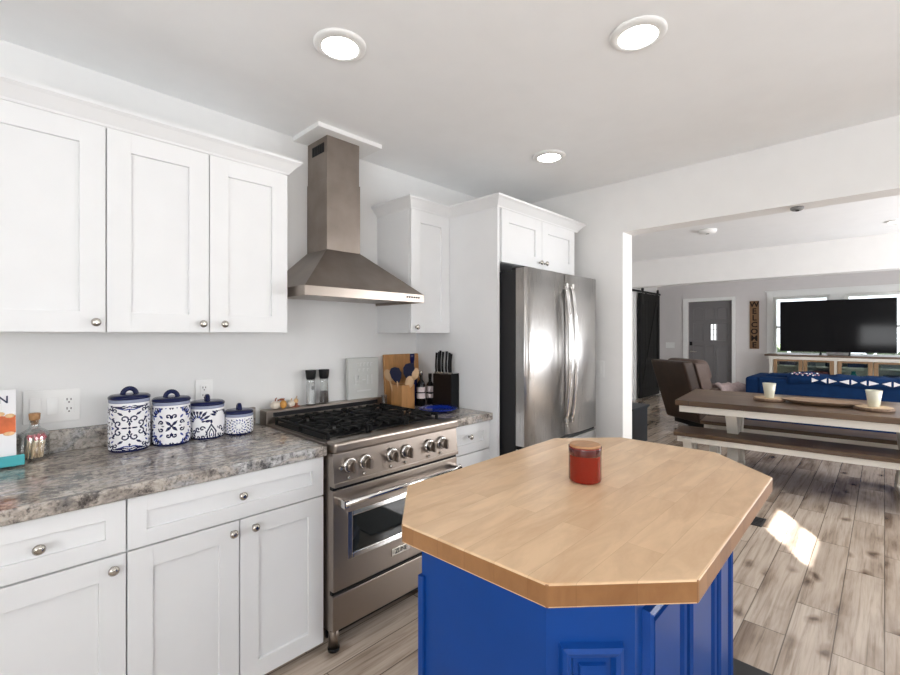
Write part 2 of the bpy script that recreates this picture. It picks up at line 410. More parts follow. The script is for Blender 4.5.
        if loc is not None and parent is None: o.location = loc
        o.parent = parent
        return o

def root_matrix(o):
    m = o.matrix_basis.copy()
    while o.parent: o = o.parent; m = o.matrix_basis @ m
    return m

def thing(name, label, cat, loc=(0, 0, 0), rz=0.0, group=None):
    o = bpy.data.objects.new(name, None); o.empty_display_size = 0.1
    o.location = loc; o.rotation_euler = (0, 0, rz); COL.objects.link(o)
    o['label'] = label; o['category'] = cat
    if group: o['group'] = group
    return o

def tag(o, label, cat, group=None):
    o['label'] = label; o['category'] = cat
    if group: o['group'] = group
    return o

def struct(o): o['kind'] = 'structure'; return o

def bx(name, m, x0, x1, y0, y1, z0, z1, parent=None, bev=0.0, local=False):
    b = B(); b.box(x0, x1, y0, y1, z0, z1, bev); return b.build(name, m, parent, local)

def text_mesh(name, body, size, m, mtx, depth=0.001, parent=None, align='CENTER', bold=0.0):
    cu = bpy.data.curves.new(name, 'FONT'); cu.body = body; cu.size = size; cu.extrude = depth; cu.align_x = align; cu.align_y = 'CENTER'
    cu.offset = bold; cu.resolution_u = 3
    t = bpy.data.objects.new(name, cu); COL.objects.link(t)
    bpy.context.view_layer.update()
    me = bpy.data.meshes.new_from_object(t.evaluated_get(bpy.context.evaluated_depsgraph_get()))
    bpy.data.objects.remove(t)
    me.transform(mtx)
    if parent is not None: me.transform(root_matrix(parent).inverted())
    me.materials.clear(); me.materials.append(M[m])
    me.name = name
    o = bpy.data.objects.new(name, me); COL.objects.link(o); o.parent = parent
    return o

def face_mtx(origin, right, up):
    r, u = Vector(right).normalized(), Vector(up).normalized(); n = r.cross(u)
    m = Matrix((r, u, n)).transposed().to_4x4(); m.translation = Vector(origin); return m

def dup(root, loc=None, rz=None, label=None):
    r = root.copy(); COL.objects.link(r)
    if loc is not None: r.location = loc
    if rz is not None: r.rotation_euler = (0, 0, rz)
    if label: r['label'] = label
    for ch in list(root.children):
        c = ch.copy(); COL.objects.link(c); c.parent = r
        for g in list(ch.children):
            d = g.copy(); COL.objects.link(d); d.parent = c
    return r

# ================================================================== THE ROOM
WL = 2.31          # kitchen left wall face
WF = 3.11          # wall with the wide opening (kitchen face)
XF = 10.3          # front wall of the living room
YL = 3.6           # living room left wall
YR = -2.05         # right wall
XB = -1.6          # wall behind the camera
b = B(); b.box(XB - .15, XF + .15, YR - .15, YL + .15, FZ - .06, FZ); struct(b.build('floor', 'floor'))
b = B(); b.box(XB - .15, XF + .15, YR - .15, YL + .15, CEIL, CEIL + .1); struct(b.build('ceiling', 'ceil'))
b = B(); b.box(XB - .15, WF, WL, WL + .12, FZ, CEIL); struct(b.build('wall_left', 'wallgray'))
b = B()
b.box(WF, WF + .16, 1.32, YL, FZ, CEIL)
b.box(WF, WF + .16, -1.6, 1.32, 2.085, CEIL)
b.box(WF, WF + .16, YR, -1.6, FZ, CEIL)
struct(b.build('wall_opening', 'wall'))
b = B(); b.box(XF + .15, WF + .16, YL, YL + .15, FZ, CEIL); struct(b.build('wall_living_left', 'wall'))

def wall_with_holes(name, m, axis, pos, thick, a0, a1, holes):
    """a wall along X (axis 'y') or along Y (axis 'x') with rectangular openings (u0,u1,z0,z1), sorted"""
    b = B()
    def put(u0, u1, z0, z1):
        if u1 - u0 < 1e-4 or z1 - z0 < 1e-4: return
        if axis == 'y': b.box(u0, u1, pos, pos + thick, z0, z1)
        else: b.box(pos, pos + thick, u0, u1, z0, z1)
    u = a0
    for (u0, u1, z0, z1) in sorted(holes):
        put(u, u0, FZ, CEIL); put(u0, u1, FZ, z0); put(u0, u1, z1, CEIL); u = u1
    put(u, a1, FZ, CEIL)
    return struct(b.build(name, m))

DOOR_Y0, DOOR_Y1, DOOR_Z = 2.175, 2.978, 2.044
W1 = (0.69, 1.505, 0.98, 2.06); W2 = (-0.33, 0.49, 0.98, 2.06)
wall_with_holes('wall_front', 'wallliving', 'x', XF, .15, YR - .15, YL + .15, [(DOOR_Y0, DOOR_Y1, FZ, DOOR_Z), W1, W2])
# right wall: unseen high windows shaped for the sun patches, wide ones blocked off
def sun_window_x(px, py): return px - SUN_H.x / SUN_H.y * (py - (YR))
PATCHES = [(3.68, 0.44), (5.70, -0.08)]
sun_windows = []
for (px, py) in PATCHES:
    cx = px - SUN_H.x / SUN_H.y * (py - (YR - .075)); hd = (Vector((px, py, 0)) - Vector((cx, YR - .075, 0))).length
    sun_windows.append((cx - .36, cx + .36, FZ + hd * SUN_TAN - .16, FZ + hd * SUN_TAN + .16))
BIGW = [(0.3, 1.9, 1.02, 1.98), (3.95, 5.25, 1.0, 2.0), (6.0, 8.2, FZ + .05, 2.08)]
wall_with_holes('wall_right', 'wall', 'y', YR - .15, .15, XB - .15, XF + .15, sun_windows + BIGW)
wall_with_holes('wall_back', 'wall', 'x', XB - .15, .15, YR, WL, [(-1.2, 0.6, .95, 2.05)])
# ceiling beam between the dining and the living area
bx('trim_1', 'wall', 6.7, 6.9, YR, YL, 2.065, CEIL); struct(bpy.data.objects['trim_1'])

n_win = 0
def window_y(u0, u1, z0, z1, sun_blocker, cols=1, rows=1):
    """a window in the right wall"""
    global n_win; n_win += 1
    y = YR - .09
    b = B(); t = .03
    b.box(u0, u0 + t, y - .03, y + .03, z0, z1); b.box(u1 - t, u1, y - .03, y + .03, z0, z1)
    b.box(u0 + t, u1 - t, y - .03, y + .03, z0, z0 + t); b.box(u0 + t, u1 - t, y - .03, y + .03, z1 - t, z1)
    f = struct(b.build('window_%d' % n_win, 'trim'))
    g = B(); g.box(u0 + t, u1 - t, y - .003, y + .003, z0 + t, z1 - t); g.build('pane', 'pane', f)
    mb = B(); any_ = False
    for k in range(1, cols): x = u0 + (u1 - u0) * k / cols; mb.box(x - .009, x + .009, y - .012, y + .012, z0 + t, z1 - t); any_ = True
    for k in range(1, rows): z = z0 + (z1 - z0) * k / rows; mb.box(u0 + t, u1 - t, y - .012, y + .012, z - .009, z + .009); any_ = True
    if any_: mb.build('muntin', 'trim', f)
    if sun_blocker: bx('sun_blocker', 'sun_blocker', u0 - .06, u1 + .06, YR + .002, YR + .012, max(FZ, z0 - .06), z1 + .06, f)  # unseen sheet added to keep the sun out of this window
for t_ in sun_windows: window_y(*t_, sun_blocker=False, cols=1, rows=2)  # added windows out of view, sized to throw the sun patches
for t_ in BIGW: window_y(*t_, sun_blocker=True)
b = B(); b.box(XB - .12, XB - .06, -1.2, .6, .95, 1.0); b.box(XB - .12, XB - .06, -1.2, .6, 2.0, 2.05); b.box(XB - .12, XB - .06, -1.2, -1.15, 1, 2); b.box(XB - .12, XB - .06, .55, .6, 1, 2)
n_win += 1; f = struct(b.build('window_%d' % n_win, 'trim')); bx('pane', 'pane', XB - .095, XB - .09, -1.15, .55, 1, 2, f); bx('sun_blocker', 'sun_blocker', XB + .002, XB + .012, -1.26, .66, .89, 2.11, f)  # window behind the camera, its sheet added to block the sun
# the two front windows behind the television
for (y0, y1, z0, z1) in (W1, W2):
    n_win += 1; t = .045
    b = B(); X0, X1 = XF + .03, XF + .10
    b.box(X0, X1, y0, y0 + t, z0, z1); b.box(X0, X1, y1 - t, y1, z0, z1); b.box(X0, X1, y0 + t, y1 - t, z0, z0 + t); b.box(X0, X1, y0 + t, y1 - t, z1 - t, z1)
    zm = z0 + (z1 - z0) * .48
    b.box(X0, X1, y0 + t, y1 - t, zm - .02, zm + .02)
    f = struct(b.build('window_%d' % n_win, 'trim')); bx('pane', 'pane', XF + .06, XF + .066, y0 + t, y1 - t, z0 + t, z1 - t, f)
# casing round the pair of windows
b = B(); X0 = XF - .022
b.box(X0, XF, 1.505, 1.60, .98, 2.16, .003); b.box(X0, XF, W2[1], W1[0], .98, 2.06, .003); b.box(X0, XF, -.42, W2[0], .98, 2.16, .003)
b.box(X0, XF, W2[0], 1.505, 2.06, 2.16, .003); b.box(X0 - .02, XF, -.45, 1.63, 2.16, 2.18, .003); b.box(X0 - .03, XF, -.42, 1.60, .90, .98, .003)
struct(b.build('trim_2', 'trim'))
# front door
dr = struct(bx('door_1', 'doorgrey', XF + .05, XF + .095, DOOR_Y0 + .004, DOOR_Y1 - .004, FZ + .005, DOOR_Z - .004))
def arch_panel(y0, y1, z0, z1, rise):
    b = B(); pts = [(y0, z0), (y1, z0), (y1, z1 - rise)]
    if rise:
        for k in range(1, 8): a = k / 8; pts.append((y1 + (y0 - y1) * a, z1 - rise + rise * math.sin(PI * a)))
    pts.append((y0, z1 - rise)) if rise else pts.append((y0, z1))
    n = len(pts); c = Vector((sum(p[0] for p in pts) / n, sum(p[1] for p in pts) / n))
    lo = [b.bm.verts.new((XF + .051, p[0], p[1])) for p in pts]
    mid = [b.bm.verts.new((XF + .036, c.x + (p[0] - c.x) * .93, c.y + (p[1] - c.y) * .96)) for p in pts]
    inn = [b.bm.verts.new((XF + .042, c.x + (p[0] - c.x) * .80, c.y + (p[1] - c.y) * .9)) for p in pts]
    for A, Bq in ((lo, mid), (mid, inn)):
        for k in range(n): b.bm.faces.new((A[k], A[(k + 1) % n], Bq[(k + 1) % n], Bq[k]))
    b.bm.faces.new(inn)
    b.build('door_panel', 'doorgrey', dr)
yw = DOOR_Y1 - DOOR_Y0
for k, (a0, a1) in enumerate(((.11, .35), (.40, .60), (.65, .89))):
    ya, yb = DOOR_Y1 - yw * a0, DOOR_Y1 - yw * a1
    arch_panel(yb, ya, 1.66, 1.92, .04)
    if k != 1: arch_panel(yb, ya, 1.22, 1.60, 0)
    arch_panel(yb, ya, .25, 1.14, 0)
pf = B(); 
y0, y1, z0, z1 = 2.455, 2.565, 1.24, 1.575
for yy in (y0, (y0 + y1) / 2, y1): pf.box(XF + .035, XF + .052, yy - .006, yy + .006, z0, z1)
for kk in range(4): zz = z0 + (z1 - z0) * kk / 3; pf.box(XF + .035, XF + .052, y0, y1, zz - .006, zz + .006)
lf = pf.build('window_frame', 'doorgrey', dr)
bx('pane', mat('glowing_door_pane', (0.8, 0.8, 0.8), 0.5, emit=(0.95, 0.98, 1.0), estr=0.9), XF + .044, XF + .05, y0, y1, z0, z1, dr)  # pane emits a glow in place of daylight through the door
bx('keypad_lock', 'black', XF + .028, XF + .05, 2.905, 2.955, 1.13, 1.21, dr, .004)
b = B(); b.lathe([(.026, 0), (.026, -.012), (.012, -.014), (.012, -.05)], (XF + .05, 2.93, 1.0), 16, axis='x'); b.box(XF - .01, XF + .005, 2.82, 2.94, .99, 1.01, .003)
b.build('door_handle', 'nickel', dr)
b = B(); X0 = XF - .025
b.box(X0, XF, DOOR_Y1, DOOR_Y1 + .09, FZ, 2.044, .003); b.box(X0, XF, DOOR_Y0 - .06, DOOR_Y0, FZ, 2.044, .003); b.box(X0, XF, DOOR_Y0 - .06, DOOR_Y1 + .09, 2.044, 2.11, .003)
struct(b.build('trim_3', 'trim'))
b = B(); b.box(XF - .014, XF, DOOR_Y1 + .09, YL, FZ, FZ + .12, .002); b.box(XF - .014, XF, 1.62, DOOR_Y0 - .06, FZ, FZ + .12, .002); struct(b.build('baseboard_front', 'trim'))
b = B(); b.box(WF + .16, 9.05, YL - .014, YL, FZ, FZ + .12, .002); struct(b.build('baseboard_left', 'trim'))
# outdoors behind the front windows
b = B(); b.box(XF + .3, XF + 30, -20, 22, -.3, -.25); struct(b.build('ground', 'grass'))
b = B()
for k in range(260):
    p = (XF + 3.2 + random.uniform(-.4, .4), random.uniform(-1.0, 3.4), random.uniform(-.2, 1.05)); b.sphere(p, random.uniform(.08, .16), u=7, v=5)
hd = b.build('garden_hedge', 'green'); tag(hd, 'green hedge outside the front window left of the television', 'hedge'); 

# ================================================================== CABINETS
KNOBP = [(.007, 0), (.0055, .010), (.007, .014), (.0138, .017), (.0148, .021), (.012, .026), (.005, .029)]
def knob_y(b, x, y, z, s=1.0):
    b.lathe([(r * s, -h * s) for r, h in KNOBP], (x, y, z), 20, axis='y')
def shaker_y(x0, x1, z0, z1, yf, fr=.062, rec=.011, th=.019):
    """a shaker door or drawer front whose face looks to -Y at y=yf"""
    b = B(); bv = .0012
    b.box(x0, x0 + fr, yf, yf + th, z0, z1, bv); b.box(x1 - fr, x1, yf, yf + th, z0, z1, bv)
    b.box(x0 + fr - .001, x1 - fr + .001, yf, yf + th, z0, z0 + fr, bv); b.box(x0 + fr - .001, x1 - fr + .001, yf, yf + th, z1 - fr, z1, bv)
    b.box(x0 + fr - .002, x1 - fr + .002, yf + rec, yf + th - .001, z0 + fr - .002, z1 - fr + .002)
    return b
YB = 1.66       # face of the base cabinet doors
def base_cabinet(x0, x1, label, doors, knobs, drawer_knob, z_dr=.706):
    t = thing('base_cabinet', label, 'cabinet', ((x0 + x1) / 2, (YB + WL) / 2, FZ))
    b = B(); b.box(x0, x1, YB + .021, WL - .002, .115, .872); b.box(x0, x1, YB + .085, WL - .002, FZ, .115)
    b.build('body', 'cab', t)
    g = .0022
    d = shaker_y(x0 + g, x1 - g, z_dr + .003, .866, YB, fr=.05).build('drawer', 'cab', t)
    k = B(); knob_y(k, drawer_knob[0], YB, drawer_knob[1]); k.build('knob', 'nickel', d)
    for (a, c), (kx, kz) in zip(doors, knobs):
        d = shaker_y(a + g, c - g, .102, z_dr - .003, YB, fr=.066).build('door', 'cab', t)
        k = B(); knob_y(k, kx, YB, kz); k.build('knob', 'nickel', d)
    return t
base_cabinet(-.094, .302, 'white base cabinet under the matchstick jar, one drawer over one door, at the left edge', [(-.094, .302)], [(.267, .668)], (.103, .788))
base_cabinet(.302, .972, 'white base cabinet left of the range with a wide drawer over two doors', [(.302, .636), (.636, .972)], [(.610, .667), (.686, .667)], (.642, .793))
base_cabinet(1.716, 2.054, 'narrow white base cabinet between the range and the refrigerator panel', [(1.716, 2.054)], [(1.77, .66)], (1.870, .800))

YU = 1.985
def upper_cabinet(x0, x1, label, doors, knobs, z0=1.376, z1=2.108, yf=YU, knobz=1.411):
    t = thing('wall_cabinet', label, 'cabinet', ((x0 + x1) / 2, (yf + WL) / 2, z0))
    bx('body', 'cab', x0, x1, yf + .021, WL - .002, z0, z1, t)
    for (a, c), kx in zip(doors, knobs):
        d = shaker_y(a + .002, c - .002, z0 + .001, z1 - .004, yf, fr=.072).build('door', 'cab', t)
        k = B(); knob_y(k, kx, yf, knobz); k.build('knob', 'nickel', d)
    return t
upper_cabinet(-.094, .301, 'white single-door wall cabinet at the left edge above the light switches', [(-.094, .301)], [.270])
upper_cabinet(.301, .976, 'white two-door wall cabinet left of the range hood', [(.301, .640), (.640, .976)], [.612, .694])
upper_cabinet(1.729, 2.054, 'narrow white wall cabinet right of the range hood', [(1.729, 2.054)], [1.766])
YP = 1.605
t = thing('tall_cabinet_side', 'tall white end panel standing against the left side of the refrigerator', 'cabinet panel', (2.065, (YP + WL) / 2, FZ))
bx('panel', 'cab', 2.056, 2.076, YP, WL - .002, FZ, 2.108, t, .001)
t = upper_cabinet(2.0765, 2.985, 'white two-door cabinet above the refrigerator', [(2.095, 2.525), (2.525, 2.955)], [2.492, 2.556], 1.79, 2.108, YP, 1.83)
# crown mouldings
def crown(name, path, z0=2.104, h=.062, proj=.048):
    """sweep along a path whose outward side is on the right of the walking direction"""
    prof = [(-.004, 0), (.004, 0), (.007, .008), (proj - .012, h - .020), (proj - .003, h - .013), (proj, h - .011), (proj, h), (-.004, h)]
    P = [Vector(p) for p in path]; n = len(P); rings = []
    b = B()
    for i in range(n):
        ns = []
        if i > 0: d = (P[i] - P[i - 1]).normalized(); ns.append(Vector((d.y, -d.x)))
        if i < n - 1: d = (P[i + 1] - P[i]).normalized(); ns.append(Vector((d.y, -d.x)))
        m = ns[0] if len(ns) == 1 else (ns[0] + ns[1]) / (1 + ns[0].dot(ns[1]))
        rings.append([b.bm.verts.new((P[i].x + m.x * o, P[i].y + m.y * o, z0 + z)) for o, z in prof])
    k_ = len(prof)
    for a, c in zip(rings, rings[1:]):
        for k in range(k_): b.bm.faces.new((a[k], a[(k + 1) % k_], c[(k + 1) % k_], c[k]))
    b.bm.faces.new(rings[0]); b.bm.faces.new(list(reversed(rings[-1])))
    return struct(b.build(name, 'cab'))
crown('trim_4', [(-.094, YU), (.976, YU), (.976, WL - .002)])
crown('trim_5', [(1.729, WL - .002), (1.729, YU), (2.056, YU), (2.056, YP), (2.985, YP), (2.985, WL - .002)])
# ------------------------------------------------------------------ worktops
t = thing('granite_worktop', 'grey and tan granite worktop under the canisters, left of the range', 'countertop', (.43, 1.98, .872))
bx('slab', 'granite', -.11, .974, 1.635, WL - .002, .8725, .914, t, .006)
bx('backsplash', 'granite', -.11, .955, 2.288, WL - .002, .9142, 1.0, t, .003)
t = thing('granite_worktop', 'short granite worktop under the knife block, right of the range', 'countertop', (1.9, 1.98, .872))
bx('slab', 'granite', 1.714, 2.0545, 1.635, WL - .002, .8725, .914, t, .006)

# ================================================================== RANGE HOOD
HX0, HX1, HY = .998, 1.727, 1.87
CX0, CX1, CY = 1.247, 1.455, 2.10
t = thing('range_hood', 'stainless steel chimney range hood on the wall above the range', 'range hood', ((HX0 + HX1) / 2, 2.1, 1.54))
b = B(); b.box(HX0, HX1, HY, HY + .012, 1.545, 1.592, .002); b.box(HX0, HX0 + .012, HY + .012, WL - .002, 1.545, 1.592); b.box(HX1 - .012, HX1, HY + .012, WL - .002, 1.545, 1.592); b.box(HX0 + .012, HX1 - .012, HY + .012, WL - .002, 1.56, 1.59)
b.build('rim', 'steel', t)
b = B(); b.hexa([(HX0 + .004, HY + .004, 1.592), (HX1 - .004, HY + .004, 1.592), (HX1 - .004, WL - .002, 1.592), (HX0 + .004, WL - .002, 1.592)],
                [(CX0, CY, 1.815), (CX1, CY, 1.815), (CX1, WL - .002, 1.815), (CX0, WL - .002, 1.815)])
b.build('canopy', 'hoodsteel', t)
b = B(); b.box(CX0, CX1, CY, WL - .002, 1.812, 2.19, .0015); b.build('chimney', 'hoodsteel', t)
b = B(); b.box(CX0 + .004, CX1 - .004, CY + .004, WL - .002, 2.19, 2.42, .0015); b.build('chimney_extension', 'hoodsteel', t)
b = B()
for k in range(7): b.box(CX0 + .001, CX0 + .0045, 2.135 + k * .018, 2.148 + k * .018, 2.335, 2.385)
b.build('vent_grille', 'black', t)
for k in range(6):
    b = B(); x = 1.60 + k * .017; b.lathe([(.0045, 0), (.0045, -.004)], (x, HY, 1.572), 10, axis='y'); b.build('button', 'black', t)
for x in (1.13, 1.36, 1.60):
    b = B(); b.lathe([(.028, 0), (.028, -.006), (.02, -.008)], (x, 1.95, 1.560), 20); b.build('hood_light', 'chrome', t)
pl = bx('ceiling_plate', 'trim', 1.165, 1.565, 2.045, WL - .002, 2.416, CEIL, None, .002)
tag(pl, 'white square ceiling plate around the top of the hood chimney', 'trim plate')

# ================================================================== RANGE
RX0, RX1 = .979, 1.708
YD = 1.60      # oven door face
t = thing('gas_range', 'stainless steel gas range with six knobs and black grates under the hood', 'stove', ((RX0 + RX1) / 2, 1.95, FZ))
b = B(); b.box(RX0 + .002, RX1 - .002, 1.631, 2.29, .15, .9045); b.build('body', 'steel', t)
b = B()   # cooktop frame with rim
b.box(RX0, RX1, 1.6605, 2.2215, .905, .918, .002)
b.build('cooktop', 'steel', t)
bx('burner_tray', 'black', RX0 + .03, RX1 - .03, 1.735, 2.19, .918, .921, t)
b = B(); b.box(RX0, RX1, 1.585, 1.66, .884, .930, .012, seg=3); b.build('bullnose', 'steel', t)
b = B(); b.hexa([(RX0, 1.592, .748), (RX1, 1.592, .748), (RX1, 1.63, .748), (RX0, 1.63, .748)], [(RX0, 1.606, .8835), (RX1, 1.606, .8835), (RX1, 1.63, .8835), (RX0, 1.63, .8835)])
cp = b.build('control_panel', 'steel', t)
bx('panel_lip', 'steel', RX0 + .001, RX1 - .001, 1.588, 1.60, .748, .765, t, .002)
for kx in (1.055, 1.132, 1.278, 1.362, 1.507, 1.592):
    b = B()
    b.lathe([(.031, .004), (.033, -.004), (.029, -.012), (.026, -.013)], (kx, 1.598, .826), 28, axis='y', mi=0)
    b.lathe([(.024, -.010), (.0235, -.030), (.021, -.034)], (kx, 1.598, .826), 24, axis='y', mi=1)
    b.box(kx - .007, kx + .007, 1.548, 1.566, .802, .850, .003, mi=1)
    b.build('knob', ['chrome', 'steel'], t)
for kx in (1.045, 1.122, 1.268, 1.352, 1.497, 1.582):
    b = B(); b.lathe([(.007, 0), (.007, -.004), (.004, -.006)], (kx, 1.592, .778), 12, axis='y'); b.build('indicator', 'nickel', t)
b = B(); b.lathe([(.008, 0), (.008, -.008)], (1.012, 1.60, .822), 12, axis='y'); b.build('igniter_button', 'nickel', t)
# oven door
b = B(); b.box(RX0, RX1, YD, YD + .03, .322, .733, .003); od = b.build('oven_door', 'steel', t)
b = B(); W = (1.055, 1.635, .448, .625)
for (x0, x1, z0, z1) in ((W[0] - .012, W[0] + .012, W[2] - .012, W[3] + .012), (W[1] - .012, W[1] + .012, W[2] - .012, W[3] + .012), (W[0] + .0121, W[1] - .0121, W[2] - .012, W[2] + .012), (W[0] + .0121, W[1] - .0121, W[3] - .012, W[3] + .012)):
    b.box(x0, x1, YD - .008, YD + .002, z0, z1, .003)
b.build('window_frame', 'chrome', od)
bx('window_glass', 'ovenglass', W[0] + .008, W[1] - .008, YD - .003, YD + .001, W[2] + .008, W[3] - .008, od)
b = B(); b.tube([(1.005, YD - .045, .687), (1.69, YD - .045, .687)], .0115, 16)
for x in (1.012, 1.675): b.box(x - .014, x + .014, YD - .052, YD + .001, .668, .704, .004)
b.build('handle', 'chrome', od)
bg_ = bx('badge', 'nickel', 1.275, 1.385, YD - .005, YD + .001, .367, .400, od, .001)
text_mesh('badge_lettering', 'ZLINE', .026, 'black', face_mtx((1.33, YD - .0052, .3835), (1, 0, 0), (0, 0, 1)), .0006, od, bold=.0004)
bx('door_gap', 'black', RX0 + .002, RX1 - .002, 1.615, 1.63, .300, .325, t)
bx('vent_gap', 'black', RX0 + .002, RX1 - .002, 1.604, 1.63, .733, .749, t)
bx('kick_drawer', 'steel', RX0, RX1, YD + .003, YD + .035, .160, .304, t, .003)
for x, y in ((1.008, 1.645), (1.678, 1.645), (1.008, 2.25), (1.678, 2.25)):
    b = B(); b.lathe([(.021, .012), (.021, .115)], (x, y, FZ), 18, mi=0); b.lathe([(.024, 0), (.024, .013)], (x, y, FZ), 18, mi=1); b.build('leg', ['steel', 'black'], t)
bx('kick_plate', 'black', RX0 + .03, RX1 - .03, 1.70, 1.71, FZ + .02, .16, t)
b = B(); b.box(RX0, RX1 - .01, 2.222, 2.298, .905, .982, .004); b.build('backguard', 'steel', t)
bx('backguard_vent', 'black', RX0 + .035, RX1 - .045, 2.2195, 2.223, .950, .972, t)
# burners and grates
for i in range(3):
    gx0 = RX0 + .032 + i * .2217; gx1 = gx0 + .2177
    cx = (gx0 + gx1) / 2
    for cy in (1.83, 2.07):
        b = B(); b.lathe([(.045, 0), (.045, .008), (.034, .010), (.034, .016), (.028, .019)], (cx, cy, .921), 24); b.build('burner', 'black', t)
    b = B(); s = .006; zt = .952; zb = .940
    for y in (1.742, 2.150): b.box(gx0, gx1, y, y + .010, zb, zt, .002)
    for x in (gx0, gx1 - .012): b.box(x, x + .012, 1.700, 2.195, zb, zt, .002)
    for k in range(1, 4):
        x = gx0 + (gx1 - gx0) * k / 4; b.box(x - .005, x + .005, 1.702, 1.742, zb, zt, .002); b.box(x - .005, x + .005, 2.160, 2.193, zb, zt, .002)
    b.box(gx0 + .014, gx1 - .014, 1.94, 1.952, zb, zt, .002)
    for cy in (1.83, 2.07):
        b.box(gx0 + .014, cx - .03, cy - s, cy + s, zb, zt + .003, .002); b.box(cx + .03, gx1 - .014, cy - s, cy + s, zb, zt + .003, .002)
        b.box(cx - s, cx + s, cy - .08, cy - .03, zb, zt + .003, .002); b.box(cx - s, cx + s, cy + .03, cy + .08, zb, zt + .003, .002)
        for sx in (-1, 1):
            for sy in (-1, 1): b.bar((cx + sx * .025, cy + sy * .025, (zt + zb) / 2 + .001), (cx + sx * .098, cy + sy * .082, (zt + zb) / 2 + .002), .010, zt - zb)
    for x in (gx0 + .007, gx1 - .007):
        for y in (1.707, 1.945, 2.19): b.box(x - .006, x + .006, y - .006, y + .006, .9205, zb + .001)
    b.build('grate', 'iron', t)

# ================================================================== REFRIGERATOR
FX0, FX1, FY = 2.10, 2.968, 1.44
FTOP = 1.745
t = thing('refrigerator', 'stainless steel french door refrigerator with a dark side', 'refrigerator', ((FX0 + FX1) / 2, 1.85, FZ))
bx('body', 'darkgrey', FX0 + .004, FX1 - .004, 1.515, 2.27, FZ + .02, FTOP - .01, t, .004)
def fridge_door(x0, x1, z0, z1, bow, name):
    b = B(); n = 14; lo, hi = [], []
    pts = []
    for k in range(n + 1):
        u = k / n; x = x0 + (x1 - x0) * u
        e = min(u, 1 - u) * (x1 - x0); y = FY - bow * (1 - (2 * u - 1) ** 2)
        if e < .012: y += .012 - math.sqrt(max(0, .012 ** 2 - (.012 - e) ** 2))
        pts.append((x, y))
    pts += [(x1, 1.508), (x0, 1.508)]
    b.prism(pts, z0, z1)
    o = b.build(name, 'steelv', t)
    for f in o.data.polygons: f.use_smooth = abs(f.normal.z) < .5 and f.normal.y < -.6
    return o
xs = 2.545
ld = fridge_door(FX0, xs - .003, .735, FTOP, .012, 'door')
rd = fridge_door(xs + .003, FX1, .735, FTOP, .012, 'door')
fz = fridge_door(FX0, FX1, FZ + .06, .712, .012, 'freezer_drawer')
bx('drawer_gap', 'black', FX0 + .01, FX1 - .01, 1.46, 1.51, .712, .735, t)
bx('toe_grille', 'black', FX0 + .02, FX1 - .02, 1.50, 1.515, FZ, FZ + .06, t)
for x, d in ((xs - .036, ld), (xs + .036, rd)):
    b = B(); pts = []
    for k in range(21):
        u = k / 20; z = .83 + .84 * u; y = FY - .014 - .036 * (math.sin(PI * u) ** .6)
        pts.append((x, y, z))
    b.tube(pts, .013, 12, flat=1.15)
    b.box(x - .013, x + .013, FY - .03, FY, 1.65, 1.685, .004); b.box(x - .013, x + .013, FY - .03, FY, .815, .85, .004)
    b.build('handle', 'chrome', d)
b = B(); xx = xs + .048
b.tube([(FX0 + .08, FY - .06, .62), (FX1 - .08, FY - .06, .62)], .013, 12); b.box(FX0 + .08, FX0 + .11, FY - .06, FY, .605, .635, .003); b.box(FX1 - .11, FX1 - .08, FY - .06, FY, .605, .635, .003)
b.build('handle', 'chrome', fz)
bx('badge', 'nickel', FX1 - .085, FX1 - .073, FY - .006, FY - .001, 1.655, 1.69, rd)
for x in (FX0 + .09, FX1 - .09): bx('hinge_cover', 'black', x - .06, x + .06, 1.47, 1.56, FTOP - .012, FTOP + .012, t, .004)

# ================================================================== ISLAND
def octagon(x0, x1, y0, y1, c): return [(x0 + c, y0), (x1 - c, y0), (x1, y0 + c), (x1, y1 - c), (x1 - c, y1), (x0 + c, y1), (x0, y1 - c), (x0, y0 + c)]
t = thing('kitchen_island', 'royal blue kitchen island with an eight-sided butcher block top', 'kitchen island', (1.3, .64, FZ))
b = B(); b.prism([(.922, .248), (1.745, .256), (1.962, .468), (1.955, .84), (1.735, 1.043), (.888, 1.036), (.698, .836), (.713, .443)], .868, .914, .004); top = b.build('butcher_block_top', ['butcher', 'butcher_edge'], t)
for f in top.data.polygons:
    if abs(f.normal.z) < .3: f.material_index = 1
IB = (.722, 1.640, .333, .907); cc = .117
b = B(); b.prism(octagon(*IB, cc), FZ + .09, .868); b.prism(octagon(IB[0] - .012, IB[1] + .012, IB[2] - .012, IB[3] + .012, cc), FZ, FZ + .09, .004); base = b.build('base', 'blue', t)
def raised_panel(o, right, w_, z0, z1, name='raised_panel'):
    """moulded panel on an upright face; o = point at the face's lower left, right = direction along it"""
    r = Vector(right).normalized(); n = r.cross(Vector((0, 0, 1)))
    b = B(); lv = [(0, 0), (.003, .014), (.010, .019), (.018, .016), (.024, .005), (.034, .005), (.036, .012), (.040, .012)]
    rings = []
    for ins, h in lv:
        ins = min(ins, w_ / 2 - .002)
        rings.append([b.bm.verts.new(Vector(o) + r * x + Vector((0, 0, z)) + n * h) for x, z in ((ins, z0 + ins), (w_ - ins, z0 + ins), (w_ - ins, z1 - ins), (ins, z1 - ins))])
    for A, C_ in zip(rings, rings[1:]):
        for k in range(4): b.bm.faces.new((A[k], A[(k + 1) % 4], C_[(k + 1) % 4], C_[k]))
    b.bm.faces.new(rings[-1])
    return b.build(name, 'blue', t)
dg = Vector((1, -1, 0)).normalized()
raised_panel(Vector((IB[0], IB[2] + cc, 0)) + dg * .024, dg, .118, .16, .800)
for (xa, xb) in ((.872, 1.09), (1.115, 1.335), (1.36, 1.510)):
    raised_panel((xa, IB[2], 0), (1, 0, 0), xb - xa, .16, .846)
